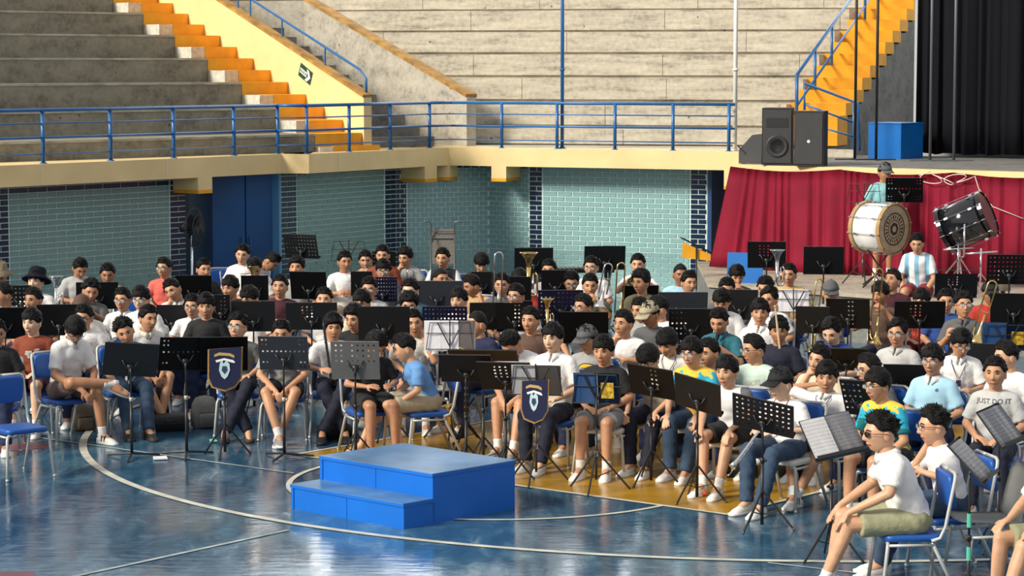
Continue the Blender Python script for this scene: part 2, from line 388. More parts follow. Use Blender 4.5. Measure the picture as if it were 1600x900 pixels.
for k in range(0, 8):
    e = E0+vK*k; wv = uL*.94
    bm = B(); prism(bm, [e+uL*.01, e+wv, e+wv+vK*1.2, e+uL*.01+vK*1.2], max(ZT, zrow(k)-.6), zrow(k)); sobj('step', bm, M_YEL, stair, (E0.x, E0.y, ZT))
    f = e-vK*(.5 if k else .12)
    bm = B(); prism(bm, [f+uL*.29, f+uL*1.23-uL*.01, e+vK*.02+wv, e+vK*.02+uL*.29], max(ZT, zrow(k)-.6) if k else ZT-.03, max(ZT+.08, zrow(k)-RZ/2)); st = sobj('step', bm, M_YEL, stair, (E0.x, E0.y, ZT))
    bm = B(); prism(bm, [f+uL*.01, f+uL*.285, e+uL*.285, e+uL*.01], max(ZT, zrow(k)-.6) if k else ZT-.03, max(ZT+.07, zrow(k)-RZ/2-.004)); sobj('bare_edge', bm, M_WHT_PATCH, st, (E0.x, E0.y, ZT))
def parapet(bm, a, b, th, zb, za0, zb0, mi=0):
    d = (b-a).normalized(); n = Vector((-d.y, d.x))*th
    q = [(a, za0), (b, zb0)]
    lo = [bm.verts.new((*p, zb)) for p in (a, b, b+n, a+n)]
    hi = [bm.verts.new((*p, z)) for p, z in ((a, za0), (b, zb0), (b+n, zb0), (a+n, za0))]
    fs = [bm.faces.new(lo[::-1]), bm.faces.new(hi)]
    for i in range(4): fs.append(bm.faces.new((lo[i], lo[(i+1) % 4], hi[(i+1) % 4], hi[i])))
    for f in fs: f.material_index = mi
vd = vK.normalized()
p1a = E0+uL*.95-vd*.05; p1b = p1a+vd*8.2
bm = B(); parapet(bm, p1b, p1a, .14, ZT-.1, 3.16+.345*8.2, 3.16)
par1 = struct('wall_stair_left', bm, M_CREAM)
bm = B(); parapet(bm, p1b-uL*.01, p1a-uL*.01, .17, 0, 0.035, 0.035)
for v in bm.verts: pass
bm.free()
bm = B(); nn = Vector((-vd.y, vd.x))
def slopebar(bm, a, b, wd, z0a, z1a, z0b, z1b):
    d = (b-a).normalized(); n = Vector((d.y, -d.x))
    if n.x < 0: n = -n
    A = [a-n*.015, a+n*wd, b+n*wd, b-n*.015]; zz0 = [z0a, z0a, z0b, z0b]; zz1 = [z1a, z1a, z1b, z1b]
    lo = [bm.verts.new((*p, z)) for p, z in zip(A, zz0)]; hi = [bm.verts.new((*p, z)) for p, z in zip(A, zz1)]
    bm.faces.new(lo[::-1]); bm.faces.new(hi)
    for i in range(4): bm.faces.new((lo[i], lo[(i+1) % 4], hi[(i+1) % 4], hi[i]))
slopebar(bm, p1a, p1b, .16, 3.14, 3.185, 3.14+.345*8.2, 3.185+.345*8.2); obj('coping', bm, M_TRIM, par1)
# exit sign on the cream parapet
sp = p1a+vd*1.68; sz = 3.16+.345*1.68-.25
sg = thing('exit_sign', 'small green sign reading SALIDA with a white arrow on the cream parapet', 'sign', (sp.x, sp.y, sz))
sg.rotation_euler = (Matrix.Rotation(math.atan2(-vd.y, -vd.x), 4, 'Z') @ Matrix.Rotation(math.atan(.45), 4, 'Y')).to_euler()
bm = B(); box(bm, -.19, -.012, -.105, .19, -.002, .105); obj('sign_board', bm, mat('sign_green', (0.004, .06, .035), .5), sg)
M_WHITE = mat('matt_white', (.82, .82, .80), .6)
bm = B(); vs = [bm.verts.new((x, -.015, z)) for x, z in ((.02, .09), (.09, .09), (.17, 0), (.09, -.09), (.02, -.09), (.10, 0))]
bm.faces.new([vs[0], vs[1], vs[2], vs[5]]); bm.faces.new([vs[5], vs[2], vs[3], vs[4]]); box(bm, -.165, -.016, -.035, .05, -.013, .04); obj('arrow', bm, M_WHITE, sg)
def text_mesh(s, size, m, extr=0.001, bold=0.0):
    cu = bpy.data.curves.new('txt', 'FONT'); cu.body = s; cu.size = size; cu.extrude = extr; cu.align_x = 'CENTER'; cu.align_y = 'CENTER'; cu.resolution_u = 2; cu.offset = bold
    o = bpy.data.objects.new('txt', cu); C.objects.link(o); dg = bpy.context.evaluated_depsgraph_get()
    me = bpy.data.meshes.new_from_object(o.evaluated_get(dg)); bpy.data.objects.remove(o); me.materials.clear(); me.materials.append(m); me.name = 'lettering'
    return me
link('lettering', text_mesh('SALIDA', .066, mat('sign_green_ink', (.01, .12, .07), .5), bold=.001), sg, (-.06, -.018, .002), (PI/2, 0, 0))
# handrail over the parapet
hr = thing('stair_handrail', 'sloping blue handrail above the cream stair parapet', 'railing', (p1a.x, p1a.y, 3.16))
bm = B(); o0 = Vector((p1a.x, p1a.y, 3.16)); z = lambda L, h: 3.16+.345*L+h
pt = lambda L, h: Vector((*(p1a+vd*L+Vector((.1, .05))), z(L, h)))-o0
tube(bm, [pt(.12, 0), pt(.12, .22), pt(.3, .30), pt(8, .30)], .02, 8); obj('handrail', bm, M_RAIL, hr, True)
for L in (1.3, 2.6, 3.6, 4.0, 5.2):
    bm = B(); tube(bm, [pt(L, 0), pt(L, .30)], .014, 6); obj('bracket', bm, M_RAIL, hr)
# grey parapet of the passage
p2a = Vector((-0.72, 39.75)); d2 = Vector((-.587, .81)).normalized(); p2b = p2a+d2*4.95
bm = B(); zt2 = lambda L: 3.13+.33*L
parapet(bm, p2b, p2a, .18, ZT-.1, zt2(4.95), zt2(0))
p3 = p2b+Vector((-1.6, .35)); prism(bm, [p2b, p2b+Vector((0, .2)), p3+Vector((0, .2)), p3], ZT, zt2(4.95))
par2 = struct('wall_passage', bm, concrete('patchy_concrete', (0.40, .37, .31)))
bm = B(); slopebar(bm, p2a, p2b, .2, zt2(0)-.01, zt2(0)+.04, zt2(4.95)-.01, zt2(4.95)+.04); prism(bm, [p2b-Vector((0, .02)), p2b+Vector((0, .22)), p3+Vector((0, .22)), p3-Vector((0, .02))], zt2(4.95), zt2(4.95)+.05); obj('coping', bm, M_TRIM, par2)
bm = B()
for i in range(12):
    q = p1a+vd*(.9+.42*i)+uL*.12; prism(bm, [q, q+Vector((1.45, .95)), q+Vector((1.45, .95))+vd*.46, q+vd*.46], ZT-.2, ZT+.16*(i+1))
struct('passage_steps', bm, M_CONC_D)
# ------------------------------------------------------------------ back bleachers
uR = Vector((.978, -.208)); nR = Vector((.208, .978))
def rrow(k): return 2.6+.4*k
def rline(k): return Vector((.0513*39.8, 39.8))+nR*(1.02*k)
bm = B(); 
def isect(p, d, q, e):
    cr = d.x*e.y-d.y*e.x; t = ((q-p).x*e.y-(q-p).y*e.x)/cr; return p+d*t
ER = []
for k in range(-1, 7):
    p = rline(k); l = isect(p, uR, p2a+Vector((.16, .1)), d2) if k < 5 else p-uR*7.5
    l2 = isect(rline(k+1), uR, p2a+Vector((.16, .1)), d2) if k < 5 else l+nR*1.05
    r_ = isect(p, uR, Vector((4.50, 40.5)), Vector((.40, 1.02))); r2 = isect(rline(k+1), uR, Vector((4.50, 40.5)), Vector((.40, 1.02)))
    prism(bm, [l, r_, r2, l2], (ZT-.3 if k < 1 else rrow(k)-1.3), rrow(k) if k >= 0 else ZT+.004)
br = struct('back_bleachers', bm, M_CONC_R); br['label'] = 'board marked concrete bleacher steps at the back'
rngb = random.Random(11)
for k in range(0, 7):
    p = rline(k); x0 = isect(p, uR, p2a+Vector((.16, .1)), d2) if k < 5 else p-uR*7.5; x1 = isect(p, uR, Vector((4.50, 40.5)), Vector((.40, 1.02))); Wk = (x1-x0).length; a = 0.0
    while a < Wk-.05:
        b = min(Wk, a+rngb.uniform(2.2, 3.6)); q0 = x0+uR*(a+.004); q1 = x0+uR*(b-.004)
        bm = B(); prism(bm, [q0-nR*.05, q1-nR*.05, q1+nR*.01, q0+nR*.01], rrow(k)-.4+.055 if k else ZT+.03, rrow(k)+.006); obj('riser_panel', bm, M_CONC_R, br); a = b
# unseen band of glowing panes added behind the back bleachers to brighten floor reflections
w0 = rline(7.6)-uR*9; w1 = rline(7.6)+uR*11
bm = B(); prism(bm, [w0, w1, w1+nR*.2, w0+nR*.2], 0, 5.15); prism(bm, [w0, w1, w1+nR*.2, w0+nR*.2], 9.2, 10.2); struct('wall_back_high', bm, M_CONC_R)
m = bpy.data.materials.new('added_pane_glow'); m.use_nodes = True; b_ = m.node_tree.nodes['Principled BSDF']; b_.inputs['Base Color'].default_value = (.8, .85, .9, 1); b_.inputs['Emission Color'].default_value = (.92, .97, 1, 1); b_.inputs['Emission Strength'].default_value = 2.6
for i in range(10):
    a_ = w0+uR*(2*i+.06); c_ = w0+uR*(2*i+1.94); bm = B(); prism(bm, [a_+nR*.08, c_+nR*.08, c_+nR*.11, a_+nR*.11], 5.2, 9.15); wn = struct('window_%d' % (i+1), bm, m)
    bm = B(); prism(bm, [c_, c_+uR*.12, c_+uR*.12+nR*.2, c_+nR*.2], 5.15, 9.2); obj('window_post', bm, M_CONC_D, wn)
    bm = B(); prism(bm, [a_+nR*.04, c_+nR*.04, c_+nR*.12, a_+nR*.12], 7.1, 7.2); obj('window_bar', bm, M_RAIL, wn)
# right stair with its dark flank
rs = thing('orange_stairway', 'orange painted stairway rising beside the black stage curtain', 'stairs', (4.6, 40.5, ZT))
r0 = Vector((4.50, 40.5)); vR = Vector((.40, 1.02)); wR = Vector((.88, -.19))
for j in range(0, 11):
    z1 = 2.62+.2*j+.2; p = r0+vR*(.5*(j-1)); bm = B()
    prism(bm, [p, p+wR, p+wR+vR*.6, p+vR*.6], z1-.2 if j else ZT, z1); sobj('step', bm, M_YEL, rs, (4.6, 40.5, ZT))
bm = B()
for j in range(0, 11):
    z1 = 2.62+.2*j-.03; p = r0+vR*(.5*(j-1)); prism(bm, [p+wR*.5+Vector((.02, .05)), p+wR*.985+Vector((0, .05)), p+wR*.985+vR*.6, p+wR*.5+vR*.6], 1.9, z1)
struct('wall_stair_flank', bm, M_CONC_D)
def bar(name, pts, r, par, o3, m=M_RAIL):
    bm = B(); tube(bm, [Vector(p)-Vector(o3) for p in pts], r, 8); return obj(name, bm, m, par, True)
sr = thing('stair_handrail', 'steep blue handrail along the right orange stairway', 'railing', (4.55, 40.1, 3.0)); o3 = (4.55, 40.1, 3.0)
g0 = Vector((4.56, 40.1)); gv = vR
def gp(t, h): q = g0+gv*t; return Vector((q.x, q.y, 2.72+.4*t+h))
bar('handrail', [gp(0, .0), gp(0, .75), gp(6, .75)], .028, sr, o3); bar('mid_bar', [gp(0, .25), gp(6, .28)], .02, sr, o3)
for t in (1.05, 2.05, 4.2): bar('post', [gp(t, 0), gp(t, .75)], .024, sr, o3)
s2 = thing('ramp_railing', 'low blue railing sloping from the right stairway to the stage floor', 'railing', (4.7, 39.3, 2.2)); o3 = (4.7, 39.3, 2.2)
ya = 39.3
A_ = lambda px, py: depth(px, py, ya)
bar('top_bar', [A_(1257, 172), A_(1257, 130), A_(1341, 162), A_(1343, 236)], .022, s2, o3); bar('mid_bar', [A_(1257, 163), A_(1338, 193)], .016, s2, o3)
bar('mid_bar', [A_(1287, 200), A_(1338, 215)], .014, s2, o3); bar('post', [A_(1334, 160), A_(1334, 236)], .02, s2, o3)
# ------------------------------------------------------------------ stage
ZS = 2.18; S0 = Vector((3.25, 36.62)); S1 = Vector((6.97, 34.0)); dS = (S1-S0).normalized(); nS = Vector((-dS.y, dS.x)); S2 = S0+dS*8
bm = B(); prism(bm, [S0, S2, S2+nS*9, S0+Vector((.6, 3.6)), S0+Vector((.1, .3))], ZS-.12, ZS-.004)
prism(bm, [S0+Vector((.2, .2)), S2+nS*.1, S2+nS*9, S0+Vector((.7, 3.7))], ZS-.003, ZS+.003, 1)
stage = struct('stage', bm, [M_CREAM, concrete('stage_floor', (.16, .155, .14))])
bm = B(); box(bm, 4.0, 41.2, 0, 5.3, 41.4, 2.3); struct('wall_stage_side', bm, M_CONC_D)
# platform in front of the stage
ZP = 0.65; d3 = Vector((.772, -.635)); f0 = col_on(1108, Vector((3.9, 33.08)), d3); f1 = f0+d3*8.5
bm = B(); prism(bm, [f0, f1, f1+Vector((3, 5)), S0+Vector((-.4, 2.2))], 0, ZP-.05); prism(bm, [f0-Vector((.02, .03)), f1-Vector((.02, .03)), f1+Vector((3, 5)), S0+Vector((-.4, 2.2))], ZP-.05, ZP, 1)
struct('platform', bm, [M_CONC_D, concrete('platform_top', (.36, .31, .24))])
# red stage skirt
M_SKIRT = mat('crimson_cloth', (.44, .014, .055), .75, var=.2, scale=2)
def cloth(name, a, b, zt, zb, amp, waves, m, label, cat, flare=0.0, sag=0.0, nx=420, nz=9, th=.012, seed=1, parent=None):
    d = (b-a); W = d.length; d.normalize(); n = Vector((d.y, -d.x)); rng = random.Random(seed)
    ph = [rng.uniform(0, 6.28) for _ in range(6)]; bm = B(); G = []
    for i in range(nx+1):
        u = i/nx; row = []
        for j in range(nz+1):
            v = j/nz; s = u*W-flare*v*max(0, 1-u/.10)
            k = (u+.013*math.sin(u*37+ph[4])+.006*math.sin(u*91+ph[5]))*waves*2*PI
            wv = math.sin(k+ph[0]+.7*math.sin(k*.13+ph[1])+v*.4)+.5*math.sin(k*.53+ph[2]-v*.6)+.25*math.sin(k*1.9+ph[3])
            o_ = amp*wv*(.35+.65*v)
            z = zt+(zb-zt)*v - sag*abs(math.sin(u*waves*.31+ph[4]))*(1-v)+ .012*math.sin(k*.5)*v
            p = a+d*s+n*(o_+amp*1.6); row.append(bm.verts.new((p.x, p.y, z)))
        G.append(row)
    for i in range(nx):
        for j in range(nz): bm.faces.new((G[i][j], G[i+1][j], G[i+1][j+1], G[i][j+1]))
    ext = bmesh.ops.solidify(bm, geom=bm.faces[:], thickness=th)
    o = obj(name, bm, m, parent, True)
    if not parent: tag(o, label, cat)
    return o
cloth('stage_skirt', S0-dS*.02, S2, ZS-.03, ZP+.01, .035, 46, M_SKIRT, 'long crimson pleated cloth hanging from the front of the stage', 'cloth', flare=.34, sag=.05, nx=620)
# black curtain behind the stage
cv0 = Vector((6.42, 39.5)); cv1 = Vector((10.8, 37.2))
cloth('stage_curtain', cv0, cv1, 7.0, ZS+.06, .05, 22, mat('black_drape', (.005, .005, .011), .85), 'tall black pleated curtain closing the back of the stage', 'curtain', nx=420, seed=5)
bm = B(); prism(bm, [cv0+Vector((.9, .15)), cv1+Vector((0, .25)), cv1+Vector((0, .5)), cv0+Vector((0, .5))], ZS, 7.0); struct('wall_stage_back', bm, mat('grey_plaster', (.45, .47, .5), .8))
for px, m, lb in ((1333, mat('black_pole', (.01, .012, .015), .5), 'thin black pole standing on the stage left of the blue box'), (1366, None, 'thin black pole standing in front of the blue stage box'),
                  (1450, mat('grey_pole', (.10, .10, .11), .4), 'thin grey pole before the left edge of the black curtain'), (1487, None, 'second thin grey pole before the black curtain')):
    m = m or m_prev; m_prev = m
    p = col_on(px, Vector((5.2, 38.3)), Vector((.9, -.35)))
    e = thing('pole', lb, 'pole', (p.x, p.y, ZS)); bm = B(); tube(bm, [(0, 0, 0), (0, 0, 3.9)], .022, 8); obj('tube', bm, m, e, True)
    bm = B(); box(bm, -.3, -.025, 0, .3, .025, .02); box(bm, -.025, -.2, 0, .025, .2, .02); obj('base', bm, m, e)
p = depth(1382, 236, 38.7); e = thing('stage_box', 'blue painted wooden box standing on the stage', 'box', (p.x, p.y, ZS), math.radians(-42))
bm = B(); box(bm, -.30, 0, 0, .30, .62, .54); o = obj('box_shell', bm, mat('podium_blue', (0.0, .13, .46), .4, var=.15, scale=3), e)
bm = B(); box(bm, -.31, -.01, .54, .31, .63, .56); obj('lid', bm, MATS['podium_blue'], e)
# ------------------------------------------------------------------ conductor's podium
q = at(456, 794.5, 0); qr = at(631, 827, 0); qb = at(793, 793, 0)
ang = math.atan2(qr.y-q.y, qr.x-q.x); Wp = (qr-q).length; Dp = 1.62
pd = thing('conductor_podium', 'bright blue two-step wooden podium standing on the court floor', 'podium', (q.x, q.y, 0), ang)
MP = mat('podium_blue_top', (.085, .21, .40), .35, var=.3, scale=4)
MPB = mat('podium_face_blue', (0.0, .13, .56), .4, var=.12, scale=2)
D1 = 0.32; Dt = (qb-qr).length; Hs, Ht = .205, .405
print('podium', Wp, Dt, math.degrees(ang))
bm = B(); box(bm, 0, 0, 0, Wp, D1+.02, Hs-.03); lo = obj('lower_step', bm, MPB, pd)
bm = B(); box(bm, 0, D1, 0, Wp, Dt, Ht-.03); up = obj('upper_box', bm, MPB, pd)
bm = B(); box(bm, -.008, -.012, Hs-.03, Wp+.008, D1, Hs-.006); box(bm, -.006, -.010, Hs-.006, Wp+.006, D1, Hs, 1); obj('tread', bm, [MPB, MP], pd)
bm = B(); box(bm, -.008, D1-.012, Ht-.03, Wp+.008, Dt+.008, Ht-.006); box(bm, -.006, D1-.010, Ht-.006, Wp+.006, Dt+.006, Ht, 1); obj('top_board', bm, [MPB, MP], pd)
for z0, y, par in ((0, 0, lo), (Hs, D1, up)):
    bm = B(); box(bm, 0, y-.008, z0+.005, .03, y, z0+.17); obj('batten', bm, MPB, par); bm = B(); box(bm, Wp*.5-.004, y-.004, z0+.005, Wp*.5+.004, y, z0+.17); obj('panel_joint', bm, MPB, par)
# ------------------------------------------------------------------ people
SKIN = [mat('skin_%d' % i, c, 0.48, var=0.12, scale=20) for i, c in enumerate([(.62, .34, .20), (.54, .275, .15), (.44, .21, .11), (.35, .155, .08), (.70, .44, .29)])]
M_EYEW = mat('eye_white', (.42, .37, .33), .35); M_IRIS = mat('dark_iris', (.012, .008, .006), .3)
M_LIP = mat('lips', (.36, .115, .085), .5)
M_HAIR = mat('black_hair', (.006, .005, .005), .5, bump=.6, bscale=110, spec=.2)
M_SOLE = mat('shoe_sole', (.75, .74, .70), .6)
def capsule(bm, a, b, ra, rb, n=12, flat_a=False, flat_b=False, sx=1.0, nrm=None):
    """tapered round limb from a to b; sx widens it sideways (for chests, palms)"""
    a, b = Vector(a), Vector(b); L = (b-a).length; d = (b-a).normalized()
    x = (nrm.cross(d)).normalized() if nrm is not None and abs(nrm.normalized().dot(d)) < .98 else d.orthogonal().normalized()
    y = d.cross(x).normalized(); x = y.cross(d).normalized()
    prof = []
    K = 4
    if flat_a: prof.append((0.0, ra))
    else:
        for i in range(K): t = PI/2*i/K; prof.append((-ra*math.cos(t), max(1e-4, ra*math.sin(t))))
        prof.append((0.0, ra))
    if flat_b: prof.append((L, rb))
    else:
        prof.append((L, rb))
        for i in range(1, K+1): t = PI/2*i/K; prof.append((L+rb*math.sin(t), max(1e-4, rb*math.cos(t))))
    rs = [[a+d*h+(x*math.cos(2*PI*k/n)*sx+y*math.sin(2*PI*k/n))*r for k in range(n)] for h, r in prof]
    rings(bm, rs)
def remeshed(bm, vox, smooth_it=2, dec=None):
    """voxel-fuse the pieces of a bmesh in one skin; returns vertex and polygon arrays"""
    me = bpy.data.meshes.new('tmp'); bmesh.ops.recalc_face_normals(bm, faces=bm.faces); bm.to_mesh(me); bm.free()
    o = bpy.data.objects.new('tmp', me); C.objects.link(o)
    m = o.modifiers.new('r', 'REMESH'); m.mode = 'VOXEL'; m.voxel_size = vox; m.adaptivity = 0
    if smooth_it: s = o.modifiers.new('s', 'SMOOTH'); s.factor = .5; s.iterations = smooth_it
    if dec: q = o.modifiers.new('d', 'DECIMATE'); q.ratio = dec
    dg = bpy.context.evaluated_depsgraph_get(); dg.update()
    r = bpy.data.meshes.new_from_object(o.evaluated_get(dg)); bpy.data.objects.remove(o); bpy.data.meshes.remove(me)
    return r
def V3(*a): return Vector(a)
Y90 = Vector((0, 0, 1))
def hand(bm, w, d, up, side, curl=.5, fat=1.0, spread=1.0, scale=1.0):
    """palm, four unequal bent fingers and a thumb. w wrist, d finger direction, up back of the hand, side +1 thumb to local +x"""
    d = Vector(d).normalized(); up = Vector(up).normalized(); x = d.cross(up).normalized()*side; up = (x.cross(d)*side).normalized()
    S = .92*scale
    pal = w+d*.078*S
    capsule(bm, w-d*.01, w+d*.03*S, .023*S, .026*S, 10)
    capsule(bm, w+d*.02*S, pal, .019*S, .017*S, 10, sx=1.75, nrm=-up)
    for i, (ox, ln, lat) in enumerate(((.029, .066, .10), (.010, .074, .03), (-.010, .068, -.04), (-.028, .052, -.13))):
        b0 = pal+x*ox*S; dd = (d+x*lat*spread).normalized(); p = b0; r = .0098*S*fat
        for k, fr_ in enumerate((.45, .32, .25)):
            ang_ = curl*(.55+.5*k)*(1+.08*i)
            q = Matrix.Rotation(0, 3, 'X')
            dn_ = (dd*math.cos(ang_)-up*math.sin(ang_)).normalized()
            e = p+dn_*ln*fr_*S*1.25; capsule(bm, p, e, r*(1-.07*k), r*(1-.07*(k+1)), 8); p = e
    t0 = w+d*.028*S+x*.026*S; t1 = t0+(d*.55+x*.75-up*.25*curl).normalized()*.036*S; t2 = t1+(d*.85+x*.25-up*.5*curl).normalized()*.030*S
    capsule(bm, t0, t1, .0125*S, .0115*S, 8); capsule(bm, t1, t2, .0112*S, .0092*S, 8)
HIPZ = .50
# arm entry: (elbow, wrist, finger dir, back of hand, curl) given for the person's LEFT (+x in local, facing -y); right is mirrored unless given
def mir(a):
    e, w, d, u, c = a; f = lambda v: (-v[0], v[1], v[2]); return (f(e), f(w), f(d), f(u), c)
LAP = ((.235, -.02, .70), (.115, -.26, .625), (-.75, -.6, -.12), (.0, -.2, 1), .45)
KNEE = ((.25, -.12, .72), (.155, -.33, .625), (-.12, -1, -.35), (0, -.35, 1), .35)
CLASP = ((.22, -.20, .66), (.055, -.44, .53), (-.45, -.6, -.7), (.6, -.5, .4), .7)
CHEST = ((.235, -.11, .73), (.05, -.25, .77), (-1, -.2, .12), (0, -1, .3), .6)
BOOK = ((.235, -.08, .70), (.12, -.32, .70), (-.5, -.85, .2), (.3, -.5, .6), .7)
MOUTH = ((.22, -.22, .73), (.055, -.20, .985), (-.35, .35, .9), (.1, -1, .3), 1.0)
CHIN = ((.20, -.24, .72), (.09, -.17, .96), (-.35, .25, 1), (.5, -1, .1), .9)
TRUMP = ((.25, -.16, .80), (.045, -.285, 1.01), (-.75, -.45, .25), (.75, -.4, .3), 1.15)
CLARL = ((.22, -.10, .74), (.045, -.235, .90), (-.8, -.5, .1), (.6, -.6, .3), 1.0)
CLARR = ((.23, -.13, .68), (.04, -.30, .74), (-.8, -.5, .1), (.6, -.6, .3), 1.0)
TROML = ((.22, -.14, .80), (.09, -.22, .99), (-.7, -.2, .6), (.7, -.6, .2), 1.1)
TROMR = ((.24, -.24, .78), (.06, -.46, .86), (-.4, -.8, .3), (.8, -.2, .4), 1.1)
RAISE = ((.36, -.04, 1.02), (.13, .07, 1.06), (-1, .1, .1), (.1, 1, .2), .5)
STICK = ((.24, -.10, .70), (.15, -.30, .83), (-.1, -.3, 1), (.9, -.3, 0), 1.2)
DOWN = ((.24, .02, .70), (.25, -.10, .50), (0, -.2, -1), (1, 0, 0), .4)
KNEEFAR = ((.225, -.20, .72), (.135, -.43, .575), (-.1, -.7, -.75), (0, -.9, .45), .30)
HANG = ((.22, -.16, .66), (.12, -.38, .47), (-.1, -.5, -.9), (.3, -1, .2), .35)
# name: (lean degrees, left arm, right arm (None mirrors), head forward, extra)
POSES = {
 'lap': (4, LAP, None), 'knee': (10, KNEE, None), 'kneefar': (20, KNEEFAR, None), 'clasp': (20, CLASP, None), 'cross': (3, CHEST, None), 'book': (9, BOOK, None),
 'mouth': (12, LAP, mir(MOUTH)), 'chin': (14, CHEST, mir(CHIN)), 'chinl': (14, CHIN, mir(LAP)), 'trumpet': (0, TRUMP, None), 'clarinet': (2, CLARL, mir(CLARR)),
 'trombone': (2, TROML, mir(TROMR)), 'raise': (4, LAP, mir(RAISE)), 'stick': (3, LAP, mir(STICK)), 'down': (2, DOWN, None), 'bent': (40, CLASP, None), 'hang': (20, HANG, None)}
# legs: per side (knee, ankle, foot dir) left then right
LEGS = {
 'sit': (((.115, -.42, .50), (.12, -.44, .085), (.1, -1, -.05)), ((-.115, -.42, .50), (-.12, -.44, .085), (-.1, -1, -.05))),
 'fwd': (((.12, -.43, .49), (.10, -.58, .085), (.1, -1, -.05)), ((-.12, -.42, .50), (-.08, -.50, .085), (-.1, -1, -.05))),
 'ankles': (((.14, -.42, .50), (-.01, -.55, .085), (.0, -1, -.05)), ((-.14, -.42, .50), (.0, -.62, .10), (.25, -1, -.05))),
 'tuck': (((.12, -.42, .50), (.12, -.28, .085), (.1, -1, -.05)), ((-.12, -.42, .50), (-.12, -.46, .085), (-.1, -1, -.05))),
 'cross4': (((.12, -.42, .50), (.16, -.44, .085), (.15, -1, -.05)), ((-.13, -.37, .60), (.24, -.50, .58), (.55, -.5, -.25))),
 'wide': (((.20, -.40, .50), (.22, -.46, .085), (.3, -1, -.05)), ((-.20, -.40, .50), (-.22, -.46, .085), (-.3, -1, -.05))),
 'crossed': (((.10, -.42, .52), (-.12, -.56, .09), (-.1, -1, -.05)), ((-.10, -.42, .50), (.10, -.50, .085), (.1, -1, -.05))),
 'spread': (((.14, -.42, .50), (.16, -.30, .085), (.1, -1, -.05)), ((-.12, -.42, .50), (-.14, -.62, .085), (-.1, -1, -.05))),
 'stand': (((.085, -.02, .02), (.09, .0, -.36), (.1, -1, 0)), ((-.085, -.02, .02), (-.09, .0, -.36), (-.1, -1, 0))),
}
def lean_m(deg):
    return Matrix.Translation((0, 0, HIPZ)) @ Matrix.Rotation(math.radians(deg), 4, 'X') @ Matrix.Translation((0, 0, -HIPZ))
def arms_of(pose):
    ln, l, r = POSES[pose]; r = r or mir(l); return ln, l, r
SHX, SHZ = .142, .955
def tv(bm, fn): pass
CACHE = {}
